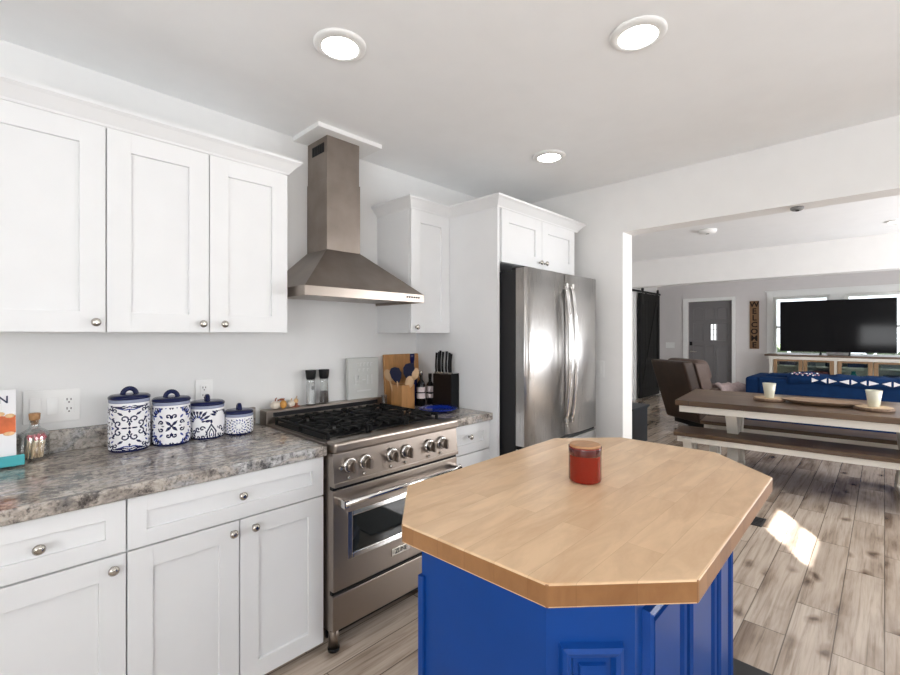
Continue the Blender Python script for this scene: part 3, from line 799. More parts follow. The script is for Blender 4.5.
bx('corner_stile', 'blue', IB[0] - .008, IB[0] + .01, IB[3] - cc - .012, IB[3] - cc + .006, FZ + .09, .80, t, .002)
# jar on the island
jx, jy = 1.296, .669
t = thing('candle_jar', 'red glass candle jar with a wooden lid on the butcher block', 'candle', (jx, jy, .914))
b = B(); b.lathe([(.040, .001), (.047, .004), (.049, .010), (.049, .105), (.050, .109), (.046, .109), (.046, .100)], (jx, jy, .914), 48); b.build('jar', 'redglass', t, smooth=False)
b = B(); b.lathe([(.0492, .084), (.0497, .086), (.0497, .104), (.0492, .106)], (jx, jy, .914), 48); b.build('rim_band', 'redrim', t)
b = B(); b.lathe([(.0455, .100), (.0455, .108), (.0465, .1095), (.0465, .114), (.044, .116)], (jx, jy, .914), 48); b.build('lid', 'lidwood', t)
mt = bx('floor_mat', 'rubber', 1.74, 2.09, -.12, .80, FZ, FZ + .012, None, .004); tag(mt, 'dark rubber mat on the floor behind the kitchen island', 'mat')
vt = B(); vt.box(3.66, 3.84, .600, .690, FZ, FZ + .004)
for k in range(6): vt.box(3.670 + k * .028, 3.684 + k * .028, .610, .680, FZ + .004, FZ + .007)
tag(vt.build('floor_vent', 'rubber'), 'small dark floor vent in the tiles right of the island', 'floor vent')

# ================================================================== CEILING LAMPS
def ceiling_lamp(x, y, label, r=.096, name='ceiling_lamp'):
    t = thing(name, label, 'ceiling lamp', (x, y, CEIL), group='round recessed ceiling lamps')
    b = B(); b.lathe([(r, 0), (r, -.004), (r - .006, -.009), (r - .029, -.013), (r - .029, -.009), (r - .029, 0)], (x, y, CEIL - .0005), 44, cap=False); b.build('trim_ring', 'trim', t)
    b = B(); b.lathe([(r - .029, -.010), (.02, -.013)], (x, y, CEIL), 36); b.build('diffuser', 'lampglow', t)
    return t
ceiling_lamp(.916, 1.45, 'lit round ceiling lamp to the upper left, above the base cabinets')
ceiling_lamp(1.62, .633, 'lit round ceiling lamp at the top, above the kitchen island')
ceiling_lamp(2.359, 1.45, 'lit round ceiling lamp nearest the refrigerator')
ceiling_lamp(5.99, -.07, 'round ceiling lamp over the dining table, cut by the right edge', .075)
t = thing('ceiling_sensor', 'small grey round fixture under the header of the wide opening', 'sensor', (3.19, .355, 2.085))
b = B(); b.lathe([(.032, -.0005), (.032, -.010), (.022, -.018)], (3.19, .355, 2.085), 24); b.build('housing', 'boxgrey', t)
b = B(); b.lathe([(.010, -.018), (.008, -.022)], (3.19, .355, 2.085), 12); b.build('lens', 'black', t)
def puck(x, y):
    t = thing('smoke_detector', 'white round smoke detector on the dining area ceiling', 'smoke detector', (x, y, CEIL))
    b = B(); b.lathe([(.085, 0), (.085, -.012), (.075, -.034), (.03, -.038)], (x, y, CEIL - .0005), 36); b.build('housing', 'plastic', t)
    b = B(); b.lathe([(.018, -.038), (.016, -.042)], (x, y, CEIL), 16); b.build('test_button', 'boxgrey', t)
puck(5.17, 1.31)

# ================================================================== SWITCHES AND OUTLETS
def plate_y(name, label, cat, x0, x1, z0, z1, gangs):
    """wall plate on the left wall"""
    t = thing(name, label, cat, ((x0 + x1) / 2, WL, (z0 + z1) / 2))
    bx('plate', 'plastic', x0, x1, WL - .006, WL - .0005, z0, z1, t, .002)
    n = len(gangs); gw = (x1 - x0 - .02) / n
    for k, g in enumerate(gangs):
        cx = x0 + .01 + gw * (k + .5); cz = (z0 + z1) / 2
        if g == 's':
            b = B(); b.box(cx - .0175, cx + .0175, WL - .0075, WL - .006, cz - .034, cz + .034, .0005); b.build('rocker_frame', 'trim', t)
            b = B(); b.hexa([(cx - .015, WL - .0075, cz - .031), (cx + .015, WL - .0075, cz - .031), (cx + .015, WL - .0072, cz + .031), (cx - .015, WL - .0072, cz + .031)],
                            [(cx - .015, WL - .013, cz - .031), (cx + .015, WL - .013, cz - .031), (cx + .015, WL - .008, cz + .031), (cx - .015, WL - .008, cz + .031)]); b.build('rocker', 'plastic', t)
        else:
            b = B(); b.box(cx - .017, cx + .017, WL - .009, WL - .006, cz - .034, cz + .034, .001)
            r = b.build('receptacle', 'plastic', t)
            b = B()
            for sz in (-.018, .018):
                b.box(cx - .0075, cx - .0045, WL - .0095, WL - .0085, cz + sz, cz + sz + .009); b.box(cx + .0045, cx + .0075, WL - .0095, WL - .0085, cz + sz, cz + sz + .008)
                b.lathe([(.0028, -.0005), (.0028, .0005)], (cx, WL - .009, cz + sz - .007), 10, axis='y')
            b.build('slots', 'slot', r)
plate_y('light_switch', 'white wall plate with two rocker switches and an outlet behind the matchstick jar', 'light switch', .100, .266, 1.030, 1.155, 'sso')
plate_y('wall_outlet', 'white wall outlet above and behind the third canister', 'outlet', .682, .757, 1.038, 1.155, 'o')
t = thing('light_switch', 'white light switch on the wall just right of the refrigerator', 'light switch', (WF, 1.49, 1.115))
bx('plate', 'plastic', WF - .006, WF - .0005, 1.455, 1.53, 1.055, 1.175, t, .002); bx('rocker', 'plastic', WF - .010, WF - .006, 1.477, 1.508, 1.083, 1.147, t, .001)
t = thing('light_switch', 'wide white switch plate on the far wall left of the grey front door', 'light switch', (XF, 3.33, 1.13))
bx('plate', 'plastic', XF - .008, XF - .0005, 3.24, 3.42, 1.07, 1.19, t, .002)
for k in range(3): bx('rocker', 'plastic', XF - .013, XF - .008, 3.262 + k * .05, 3.296 + k * .05, 1.098, 1.162, t, .001)

# ================================================================== CANISTERS
def seg_dist(px, py, ax, ay, bx_, by_):
    dx, dy = bx_ - ax, by_ - ay; L2 = dx * dx + dy * dy + 1e-12
    u = np.clip(((px - ax) * dx + (py - ay) * dy) / L2, 0, 1)
    return np.hypot(px - ax - u * dx, py - ay - u * dy)
def stroke(px, py, pts, wd):
    d = np.full(px.shape, 9.0)
    for (a, c) in zip(pts, pts[1:]): d = np.minimum(d, seg_dist(px, py, *a, *c))
    return d < wd
def spiral(cx, cy, r, a0, turns, shrink=.25, n=18):
    out = []
    for k in range(n + 1):
        u = k / n; a = a0 + turns * 2 * PI * u; rr = r * (1 - (1 - shrink) * u); out.append((cx + rr * math.cos(a), cy + rr * math.sin(a)))
    return out
def leaf(px, py, cx, cy, ang, ln, wd):
    c, s = math.cos(ang), math.sin(ang); u = ((px - cx) * c + (py - cy) * s) / ln; v = (-(px - cx) * s + (py - cy) * c) / wd
    return (np.abs(u) < 1) & (np.abs(v) < (1 - u * u) * (0.75 - .25 * u))
def pattern(kind, s, z, aspect):
    """s, z in units of the motif's half width; returns 0 white, 1 navy, 2 mid blue, 3 grey blue"""
    out = np.zeros(s.shape, int); X, Y = np.abs(s), np.abs(z)
    def paint(mask, c): out[mask] = c
    if kind == 1:
        for (cx, cy, a0, tn) in ((.24, .50, -2.3, -.95), (.54, .24, -2.4 + PI / 2 - .8, .95)): paint(stroke(X, Y, spiral(cx, cy, .21, a0, tn), .040), 1)
        paint(leaf(X, Y, 0, .25, PI / 2, .16, .07), 1); paint(leaf(X, Y, .25, 0, 0, .16, .07), 1); paint(np.hypot(X, Y) < .06, 1)
        paint(leaf(X, Y, .46, .80, .5, .17, .085), 1); paint(leaf(X, Y, .82, .44, 1.0, .17, .085), 1)
        for r_ in (.0, .14, .28): paint(stroke(X, Y, [(0, 1.06 + r_), (.22 + r_ * .5, 1.02 + r_ * .6), (.55 + r_, 1.12 + r_ * .2)], .035), 1 if r_ else 2)
        paint(leaf(X, Y, 0, .95, PI / 2, .10, .07), 1); paint(leaf(X, Y, .0, 1.2, 0, .10, .05), 2)
        for k in range(6):
            for j in range(3):
                paint(leaf(X, Y, .86 + .24 * j + .06 * (k % 2), .02 + .25 * k + .04 * j, .6 + 1.1 * ((k + j) % 3), .13, .06), 1 if (k + j) % 3 else 2)
        for k in range(3): paint(stroke(X, Y, spiral(.72 + .26 * k, .95 + .12 * (k % 2), .13, k * 1.4, .8), .035), 1)
    elif kind == 2:
        paint(leaf(X, Y, .17, .17, PI / 4, .20, .11), 1); paint(np.hypot(X, Y) < .08, 1)
        for (cx, cy, a0, tn) in ((.17, .56, -2.6, -.9), (.55, .2, -.3, .9)): paint(stroke(X, Y, spiral(cx, cy, .14, a0, tn), .042), 1)
        paint(leaf(X, Y, .0, .48, PI / 2, .09, .05), 1); paint(leaf(X, Y, .46, 0, 0, .09, .05), 1)
        for k in range(5):
            a = -.1 + .42 * k
            paint(leaf(X, Y, .62 + .36 * math.cos(a), .62 + .36 * math.sin(a), a, .19, .09), 1 if k % 2 else 2)
        paint(leaf(X, Y, .56, .56, PI / 4, .15, .08), 2)
        for k in range(7):
            paint(leaf(X, Y, .08 + .21 * k, 1.10 + .05 * (k % 2), PI / 2 + .25 * (k % 3 - 1), .14, .075), 2 if k % 2 else 1)
            paint(leaf(X, Y, 1.05 + .16 * (k % 2), .06 + .19 * k, .5 * (k % 3), .13, .07), 1 if k % 2 else 2)
            paint(leaf(X, Y, 1.35, .10 + .2 * k, .9, .13, .07), 2)
    elif kind == 3:
        for k in range(9):
            a = 3.0 - .36 * k; paint(leaf(s, z, -.55 + .62 * math.cos(a), .12 + .66 * math.sin(a), a, .21, .10), 1)
            paint(leaf(s, z, -.52 + .34 * math.cos(a), .14 + .36 * math.sin(a), a, .13, .07), 2 if k % 2 else 1)
            a = .2 + .33 * k; paint(leaf(s, z, .80 + .50 * math.cos(a), .42 + .46 * math.sin(a), a, .18, .09), 1)
        for k in range(13):
            paint(stroke(s, z, spiral(-1.5 + .25 * k, -.32 + .10 * math.sin(k * 1.7), .15, k * 1.3, .85 if k % 2 else -.85), .038), 1)
            paint(stroke(s, z, spiral(-1.5 + .25 * k, -.72 + .06 * math.cos(k * 2.1), .13, k, .8), .036), 1)
        out[(np.abs(s - .25) < .3) & (z > -.85) & (z < .05)] = 0
        paint(stroke(s, z, [(.02, -.85), (-.02, -.45), (.22, -.02), (.48, -.42), (.44, -.85)], .04), 1); paint(stroke(s, z, [(.14, -.8), (.12, -.5), (.23, -.25), (.35, -.5), (.33, -.8)], .03), 1); paint(leaf(s, z, .23, .16, PI / 2, .14, .08), 1); paint(leaf(s, z, .23, -.62, PI / 2, .1, .05), 2)
    else:
        for ring, (rr, n_, ln, wd) in enumerate(((.42, 9, .17, .085), (.74, 15, .18, .085), (1.08, 21, .19, .09), (1.42, 27, .19, .09), (1.75, 31, .19, .09))):
            for k in range(n_):
                a = 2 * PI * (k + .5 * (ring % 2)) / n_
                paint(leaf(s, z, rr * math.cos(a), rr * math.sin(a), a + (.6 if ring % 2 else -.5), ln, wd), (3, 2, 1, 2, 1)[ring])
    return out
def canister(x, y, r, h, lid_rot, kind, label, seg=208, rows=120):
    z0 = .914
    t = thing('canister', label, 'canister', (x, y, z0), group='blue and white ceramic canisters')
    aim = math.atan2(-y, -x)                                # the painted front looks into the room
    bm = bmesh.new(); hb = h - .034
    zs = np.linspace(.006, hb, rows + 1); grid = []
    for z in zs:
        u = (z - .006) / (hb - .006); rr = r * (1 - .025 * (2 * u - 1) ** 4)
        grid.append([bm.verts.new((rr * math.cos(aim + 2 * PI * k / seg), rr * math.sin(aim + 2 * PI * k / seg), z)) for k in range(seg)])
    th = (np.arange(seg) + .5) / seg * 2 * PI
    s_ = np.where(th > PI, th - 2 * PI, th)
    half = (math.pi / 2) * r                                 # two motifs round the jar
    s_ = np.where(s_ > PI / 2, s_ - PI, np.where(s_ < -PI / 2, s_ + PI, s_)) * r
    zc = (zs[:-1] + zs[1:]) / 2
    unit = r * .98 if kind in (1, 2) else (hb * .5 if kind == 4 else hb * .56)
    S, Z = np.meshgrid(s_ / unit, (zc - hb * .5) / unit)
    idx = pattern(kind, S, Z, 1)
    idx[(zc > hb - .008)[:, None] & np.ones_like(idx, bool)] = 0
    idx[0:2] = 1
    for j in range(rows):
        for k in range(seg):
            f = bm.faces.new((grid[j][k], grid[j][(k + 1) % seg], grid[j + 1][(k + 1) % seg], grid[j + 1][k])); f.material_index = int(idx[j, k]); f.smooth = True
    ring = [bm.verts.new((r * .93 * math.cos(aim + 2 * PI * k / seg), r * .93 * math.sin(aim + 2 * PI * k / seg), 0)) for k in range(seg)]
    for k in range(seg): f = bm.faces.new((ring[k], ring[(k + 1) % seg], grid[0][(k + 1) % seg], grid[0][k])); f.material_index = 1
    bm.faces.new(list(reversed(ring))).material_index = 1; bm.faces.new(grid[-1]).material_index = 0
    q = B(); q.bm.free(); q.bm = bm
    q.build('jar', ['glaze', 'navyglaze', 'midglaze', 'greyglaze'], t, local=True)
    q = B(); q.lathe([(r * .95, hb), (r * .97, hb + .003), (r * .97, hb + .012), (r * .94, hb + .013)], (0, 0, 0), 64, mi=1)
    q.lathe([(r * .95, hb + .013), (r * 1.0, hb + .015), (r * 1.0, hb + .022), (r * .9, hb + .028), (r * .5, hb + .031)], (0, 0, 0), 64, mi=0)
    lid = q.build('lid', ['navyglaze', 'greyglaze'], t, local=True)
    q = B(); a = lid_rot; pts = []
    for k in range(15):
        u = PI * k / 14; pts.append((math.cos(a) * .022 * math.cos(u), math.sin(a) * .022 * math.cos(u), hb + .028 + .024 * math.sin(u)))
    q.tube(pts, .0065, 12, flat=1.4); hnd = q.build('handle', 'navyglaze', lid, local=True)
    return t
view = lambda x, y: math.atan2(y, x)
canister(.402, 2.160, .070, .222, view(.39, 2.16) + PI / 2, 1, 'tallest blue and white canister, leftmost of the row')
canister(.546, 2.150, .070, .198, view(.54, 2.14) + PI / 2, 2, 'blue and white canister, second tallest, with a cross of leaves')
canister(.690, 2.170, .071, .165, view(.69, 2.16) + .15, 3, 'blue and white canister with curling leaves in front of the wall outlet')
canister(.820, 2.150, .062, .113, view(.83, 2.15) + .2, 4, 'shortest blue and white canister, beside the range')

# ================================================================== COUNTER: LEFT
t = thing('matchstick_jar', 'clear glass bottle of pink-tipped matches with a cork, beside the cookbook', 'jar', (.128, 2.225, .914))
q = B(); q.lathe([(.036, 0), (.042, .003), (.043, .010), (.041, .085), (.037, .100), (.018, .114), (.014, .122), (.014, .140), (.017, .143), (.014, .1435), (.0115, .140), (.0115, .123), (.016, .112), (.034, .098), (.038, .084), (.040, .010), (.036, .006), (.004, .006)], (0, 0, 0), 40)
q.build('bottle', 'thinglass', t, local=True)
q = B(); q.lathe([(.0105, .126), (.0112, .142), (.0155, .146), (.0165, .166), (.014, .168)], (0, 0, 0), 20); q.build('cork', 'cork', t, local=True)
for k in range(26):
    a = random.uniform(0, 2 * PI); r0 = random.uniform(.004, .030); a2 = a + random.uniform(-.8, .8); r1 = random.uniform(.012, .033)
    p, e = Vector((r0 * math.cos(a), r0 * math.sin(a), .008)), Vector((r1 * math.cos(a2), r1 * math.sin(a2), random.uniform(.074, .084)))
    q = B(); q.bar(p, e, .0034, .0034, mi=0); d = (e - p).normalized(); q.sphere(e + d * .002, .0046, mi=1, u=8, v=6, scale=(1, 1, 1.6))
    q.build('match', ['match', 'matchhead'], t, local=True)
# cookbook and stand
t = thing('cookbook_stand', 'teal painted cookbook stand on the worktop at the left edge', 'stand', (-.02, 2.165, .914))
q = B(); q.box(-.14, .118, -.030, .014, .006, .030, .004); q.box(-.14, .118, -.034, -.024, .006, .042, .003); q.build('ledge', 'teal', t, local=True)
q = B(); q.bar((-.10, .010, .02), (-.10, .052, .20), .02, .008, up=(0, 1, 0)); q.bar((.04, .010, .02), (.04, .052, .20), .02, .008, up=(0, 1, 0)); q.box(-.11, .05, .05, .058, .18, .2); q.build('back_rest', 'teal', t, local=True)
for x in (-.12, .09):
    q = B(); q.lathe([(.007, 0), (.008, .007)], (x, 0, 0), 10); q.build('foot', 'teal', t, local=True)
t = thing('cookbook', 'white and orange cookbook propped on the teal stand', 'book', (-.02, 2.158, .9445))
tilt = math.radians(12)
bm_ = Matrix.Rotation(-tilt, 4, 'X')
def on_cover(q): q.bm.transform(bm_); return q
q = B(); q.box(-.13, .098, 0, .016, 0, .235, .001); on_cover(q).build('cover', 'paper', t, local=True)
q = B(); q.box(-.128, .0945, .002, .014, .236, .2361); 
q.bm.clear(); q.box(-.13, .097, -.0008, .0002, .085, .145); on_cover(q).build('orange_band', 'orange', t, local=True)
q = B()
for k in range(9): q.sphere((-.11 + k * .024, -.0006, .146 + .006 * math.sin(k * 2)), .011, u=10, v=6, scale=(1.2, .12, .7))
on_cover(q).build('pastry_picture', 'dough', t, local=True); q = B()
for k in range(6): q.sphere((-.10 + k * .036, -.0006, .083), .012, u=10, v=6, scale=(1.3, .12, .6))
on_cover(q).build('pastry_picture', 'dough', t, local=True)
q = B(); q.sphere((.028, -.0006, .035), .028, u=16, v=8, scale=(1, .08, 1)); q.sphere((-.08, -.0006, .04), .03, u=16, v=8, scale=(1, .08, 1)); on_cover(q).build('plate_picture', 'berry', t, local=True)
q = B(); q.sphere((.028, -.002, .035), .014, u=12, v=8, scale=(1, .12, 1)); on_cover(q).build('fruit_picture', 'dough', t, local=True)
mx = Matrix.Translation(t.location) @ bm_ @ face_mtx((.066, -.0008, .200), (1, 0, 0), (0, 0, 1))
text_mesh('title_lettering', 'N', .036, 'ink', mx, .0006, t, bold=.0006)

# ================================================================== ON THE RANGE BACK
SH = .982
def grinder(x, y, label, fill, fh):
    t = thing('spice_grinder', label, 'grinder', (x, y, SH), group='glass spice grinders')
    q = B(); q.lathe([(.025, 0), (.027, .003), (.027, .012), (.0225, .13), (.0235, .138), (.0225, .138), (.0205, .130), (.024, .012), (.004, .006)], (0, 0, 0), 32); q.build('glass_body', 'thinglass', t, local=True)
    q = B(); q.lathe([(.0225, .007), (.0235, .012), (.0235 - .003 * fh / .13, fh)], (0, 0, 0), 28); q.build('filling', fill, t, local=True)
    q = B(); q.lathe([(.022, .139), (.0255, .150), (.029, .186), (.028, .190)], (0, 0, 0), 32); q.build('cap', 'black', t, local=True)
    return t
g1 = grinder(1.243, 2.26, 'glass salt grinder with a black cap on the range back', 'salt', .115)
q = B(); aa = view(1.243, 2.26) + PI
q.lathe([(.0262, .085), (.0262, .105)], (0, 0, 0), 32, cap=False)
for f in [f for f in q.bm.faces if f.calc_center_median().normalized().dot(Vector((math.cos(aa + .45), math.sin(aa + .45), 0))) < .93 and abs(f.normal.z) < .5 and Vector((f.calc_center_median().x, f.calc_center_median().y)).normalized().dot(Vector((math.cos(aa + .5), math.sin(aa + .5)))) < .9]: q.bm.faces.remove(f)
q.build('label', 'boxgrey', g1, local=True)
grinder(1.325, 2.262, 'glass pepper grinder with a black cap beside the salt grinder', 'pepper', .068)
t = thing('sign_block', 'pale grey standing sign board with raised lettering on the range back', 'sign', (1.59, 2.274, SH))
q = B(); q.box(-.108, .108, -.016, .016, 0, .245, .003); q.build('board', 'signgrey', t, local=True)
q = B()
for (z, xs_, hh) in ((.205, (-.045, -.02, .005, .03, .055), .022), (.172, (-.03, 0, .03), .018)):
    for x in xs_: q.box(x - .008, x - .003, -.0185, -.0155, z - hh / 2, z + hh / 2); q.box(x - .004, x + .006, -.0185, -.0155, z + hh / 2 - .005, z + hh / 2)
for x in (-.058, -.036, .028, .058): q.box(x - .006, x + .004, -.0185, -.0155, .085, .142)
q.bar((-.056, -.017, .14), (-.046, -.017, .10), .006, .003, up=(0, 1, 0)); q.bar((-.038, -.017, .14), (-.046, -.017, .10), .006, .003, up=(0, 1, 0)); q.box(-.012, .012, -.0185, -.0155, .11, .117); q.box(-.05, .05, -.0185, -.0155, .045, .053)
q.build('raised_lettering', 'signwhite', t, local=True)
t = thing('pumpkin_ornament', 'white pumpkin ornament with an orange gourd at the left end of the range back', 'ornament', (1.062, 2.262, SH), group='pumpkin ornaments')
def pumpkin(q, c, r, mi, squash=.75):
    n = 30; rings = []
    for j in range(9):
        a = -PI / 2 + PI * j / 8
        rings.append((r * max(.02, math.cos(a)), r * squash * math.sin(a)))
    R = []
    for rr, z in rings:
        R.append([q.bm.verts.new((c[0] + rr * (1 - .12 * abs(math.sin(4 * 2 * PI * k / n))) * math.cos(2 * PI * k / n), c[1] + rr * (1 - .12 * abs(math.sin(4 * 2 * PI * k / n))) * math.sin(2 * PI * k / n), c[2] + z)) for k in range(n)])
    for A, C_ in zip(R, R[1:]):
        for k in range(n): f = q.bm.faces.new((A[k], A[(k + 1) % n], C_[(k + 1) % n], C_[k])); f.material_index = mi; f.smooth = True
q = B(); pumpkin(q, (-.018, 0, .021), .026, 0, .8); q.build('pumpkin', 'pumpkin', t, local=True)
q = B(); pumpkin(q, (.02, -.012, .022), .019, 0, 1.15); q.build('gourd', 'gourd', t, local=True)
q = B(); q.tube([(-.018, 0, .038), (-.016, 0, .052), (-.010, -.002, .058)], .003, 8); q.tube([(.02, -.012, .042), (.024, -.012, .054)], .003, 8); q.build('stem', 'rust', t, local=True)
q = B(); q.sphere((.012, -.006, .048), .010, u=8, v=6, scale=(1.3, .5, .6)); q.sphere((-.006, -.01, .046), .008, u=8, v=6, scale=(.7, 1, .6)); q.build('leaf', 'rust', t, local=True)
t = thing('pumpkin_ornament', 'smaller cream and tan pumpkin ornament between the white pumpkin and the grinders', 'ornament', (1.142, 2.266, SH), group='pumpkin ornaments')
q = B(); pumpkin(q, (-.010, 0, .018), .022, 0, .8); q.build('pumpkin', 'pumpkin', t, local=True)
q = B(); pumpkin(q, (.020, .004, .030), .013, 0, 1.0); q.build('gourd', 'dough', t, local=True)
q = B(); q.box(-.012, .034, -.012, .014, 0, .005, .001); q.box(.014, .027, -.003, .011, .005, .018); q.build('base', 'rust', t, local=True)
q = B(); q.tube([(-.010, 0, .034), (-.006, 0, .046)], .003, 8); q.tube([(.02, .004, .042), (.026, .004, .056)], .0025, 8); q.build('stem', 'spoonwood', t, local=True)

# ================================================================== COUNTER: RIGHT
CT = .9145
t = thing('cutting_board', 'wooden cutting board leaning on the wall behind the bottles', 'cutting board', (1.904, 2.265, CT))
q = B(); q.box(-.147, .147, -.009, .009, 0, .325, .006); q.bm.transform(Matrix.Rotation(-.07, 4, 'X')); q.build('board', 'blockwood', t, local=True)
t = thing('utensil_holder', 'square wooden utensil holder at the right rear of the range', 'utensil holder', (1.768, 2.105, CT))
q = B(); s = .050; h = .150; wth = .008
q.box(-s, s, -s, -s + wth, 0, h, .001); q.box(-s, s, s - wth, s, 0, h, .001); q.box(-s, -s + wth, -s + wth, s - wth, 0, h, .001); q.box(s - wth, s, -s + wth, s - wth, 0, h, .001); q.box(-s + wth, s - wth, -s + wth, s - wth, 0, .008)
q.build('box', 'blockwood', t, local=True)
HB = Vector((1.768, 2.105, CT))
def utensil(name, label, dx, dy, lean, head, mats, L=.215):
    """one utensil standing in the wooden holder; lean = (x, y) offset of its top"""
    o = thing(name, label, 'utensil', HB + Vector((dx, dy, .009)), group='utensils in the wooden holder')
    q = B(); top = Vector((lean[0], lean[1], L)); q.tube([(0, 0, 0), top * .5, top], [.005, .0055, .005], 8); q.build('handle', mats[0], o, local=True)
    d = top.normalized(); vw = Vector((HB.x, HB.y, 0)).normalized(); side = Vector((vw.y, -vw.x, 0)); upv = (d - vw * d.dot(vw)).normalized()
    m = Matrix((side, vw, upv)).transposed().to_4x4(); m.translation = top
    q = B()
    if head == 'spat':
        pts = [(-.010, -.01), (-.030, .02), (-.035, .055), (-.022, .078), (.0, .085), (.026, .080), (.036, .05), (.028, .018), (.010, -.01)]
        lo = [q.bm.verts.new((x, -.003, z)) for x, z in pts]; hi = [q.bm.verts.new((x, .003, z)) for x, z in pts]; n = len(pts)
        q.bm.faces.new(lo); q.bm.faces.new(list(reversed(hi)))
        for k in range(n): q.bm.faces.new((lo[k], hi[k], hi[(k + 1) % n], lo[(k + 1) % n]))
    else:
        q.sphere((0, 0, .032), .026, u=18, v=12, scale=(1, .28, 1.45))
    q.bm.transform(m); q.build('head', mats[1], o, local=True)
utensil('spatula', 'navy silicone spatula leaning left in the wooden holder', -.022, -.02, (-.030, .012), 'spat', ('spoonwood', 'bluesil'), .165)
utensil('spatula', 'navy silicone turner standing upright in the wooden holder', .018, .0, (.010, -.015), 'spat', ('spoonwood', 'bluesil'), .185)
utensil('wooden_spoon', 'pale wooden spoon leaning right in the wooden holder', .022, -.022, (.034, -.014), 'spoon', ('spoonwood', 'spoonwood'), .170)
utensil('wooden_spoon', 'pale wooden spoon at the back left of the wooden holder', -.026, .022, (-.032, .03), 'spoon', ('spoonwood', 'spoonwood'), .165)
utensil('wooden_spoon', 'short pale wooden spoon at the front of the wooden holder', .002, -.034, (.008, -.010), 'spoon', ('spoonwood', 'spoonwood'), .125)
t = thing('glass_tumbler', 'small clear glass tumbler between the sign board and the utensil holder', 'glass', (1.733, 2.245, CT))
q = B(); q.lathe([(.016, 0), (.017, .002), (.0195, .075), (.0185, .075), (.0155, .006), (.002, .005)], (0, 0, 0), 28); q.build('glass', 'thinglass', t, local=True)
def bottle(x, y, r, h, label, m, lab=None, cap='black'):
    t = thing('wine_bottle', label, 'bottle', (x, y, CT), group='bottles by the knife block')
    q = B(); q.lathe([(r * .9, 0), (r, .004), (r, h * .58), (r * .85, h * .66), (r * .40, h * .74), (r * .36, h * .95), (r * .43, h * .955), (r * .43, h * .985), (r * .36, h * .99)], (0, 0, 0), 32); q.build('glass_body', m, t, local=True)
    q = B(); q.lathe([(r * .46, h * .86), (r * .47, h * .99), (r * .40, h)], (0, 0, 0), 24); q.build('cap', cap, t, local=True)
    if lab:
        for (z0, z1) in lab: q = B(); q.lathe([(r * 1.01, z0), (r * 1.01, z1)], (0, 0, 0), 32, cap=False); q.build('label', 'label', t, local=True)
bottle(1.908, 2.180, .034, .330, 'tall dark blue bottle in front of the cutting board', 'bluebottle', cap='bluebottle')
bottle(1.930, 2.120, .027, .222, 'small dark bottle with two pale labels and a silver tip', 'bottle', [(.048, .082), (.088, .120)], 'nickel')
bottle(2.028, 2.140, .025, .198, 'small dark bottle with pale labels nearest the knife block', 'bottle', [(.040, .068), (.078, .118)])
t = thing('glass_plate', 'cobalt blue glass plate lying on the short worktop', 'plate', (1.862, 1.895, CT))
q = B(); q.lathe([(.055, 0), (.060, .003), (.085, .008), (.112, .018), (.114, .020), (.110, .021), (.085, .012), (.058, .007), (.01, .006)], (0, 0, 0), 56); q.build('dish', 'cobalt', t, local=True)
t = thing('knife_block', 'black knife block with black-handled knives against the white panel', 'knife block', (2.012, 1.985, CT))
q = B(); q.box(-.034, .034, -.085, .085, 0, .012, .002); q.box(-.030, .030, -.080, .080, .012, .205, .003); q.build('block', 'knifewood', t, local=True)
q = B(); q.box(-.034, .034, -.087, -.080, .0, .212, .002); q.build('end_plate', 'black', t, local=True)
for k, (dy, dx, hh) in enumerate(((.068, -.012, .132), (.050, -.008, .138), (.032, -.014, .146), (.014, -.008, .138), (-.022, -.012, .142), (-.042, -.008, .134), (-.062, -.012, .128))):
    o = thing('kitchen_knife', 'black-handled kitchen knife, %s in the knife block' % ('leftmost', 'second from the left', 'third from the left', 'middle one', 'third from the right', 'second from the right', 'rightmost')[k], 'knife', (2.012 + dx, 1.985 + dy, CT + .2055), group='knives in the knife block')
    q = B(); q.tube([(0, 0, .010), (0, .003, .04), (0, .002, .08), (0, -.004, hh)], [.0075, .0085, .0075, .009], 10, flat=.6); q.build('handle', 'black', o, local=True)
    q = B(); q.box(-.0065, .0065, -.009, .009, 0, .012, .001); q.build('bolster', 'nickel', o, local=True)

# ================================================================== DINING AREA
TR = math.radians(-90 + 6.1)      # local +x runs along the table, away to the right; local +y is towards the sofa
u_ = Vector((math.cos(TR), math.sin(TR), 0)); v_ = Vector((-math.sin(TR), math.cos(TR), 0))
def place(p, along, depth): return Vector((p[0], p[1], FZ)) + u_ * along + v_ * depth
def x_trestle(o, x, half, top, foot, wd, th):
    """an hourglass trestle of white boards at local x, in the local y-z plane"""
    q = B()
    for s in (-1, 1):
        q.bar((x + s * th * .5, -half * s, top - .02), (x + s * th * .5, half * s, .03), th * .95, wd, .004, up=(1, 0, 0)) if False else None
    m = .30
    for s in (-1, 1):
        q.bar((x, s * half, top), (x, s * half * m, top * .48), th, wd, .003, up=(0, 1, 0)); q.bar((x, s * half * m, top * .50), (x, s * half * 1.05, .03), th, wd, .003, up=(0, 1, 0))
        q.bar((x, s * half * .55, top), (x, s * half * .12, top * .5), th * .6, wd * .4, .002, up=(0, 1, 0))
    q.box(x - th * .55, x + th * .55, -half * 1.1, half * 1.1, 0, .05, .004); q.box(x - th * .55, x + th * .55, -half * 1.1, half * 1.1, top - .04, top, .004); q.box(x - th * .55, x + th * .55, -half * .5, half * .5, top * .46, top * .53, .003)
    return q.build('trestle', 'creampaint', o, local=True)
TL, TW = 2.0, 1.03
t = thing('dining_table', 'long farmhouse dining table with a dark plank top and white trestles', 'table', place((4.363, 1.372), TL / 2, TW / 2), TR)
bx('tabletop', 'tablewood', -TL / 2, TL / 2, -TW / 2, TW / 2, .665, .712, t, .006, True)
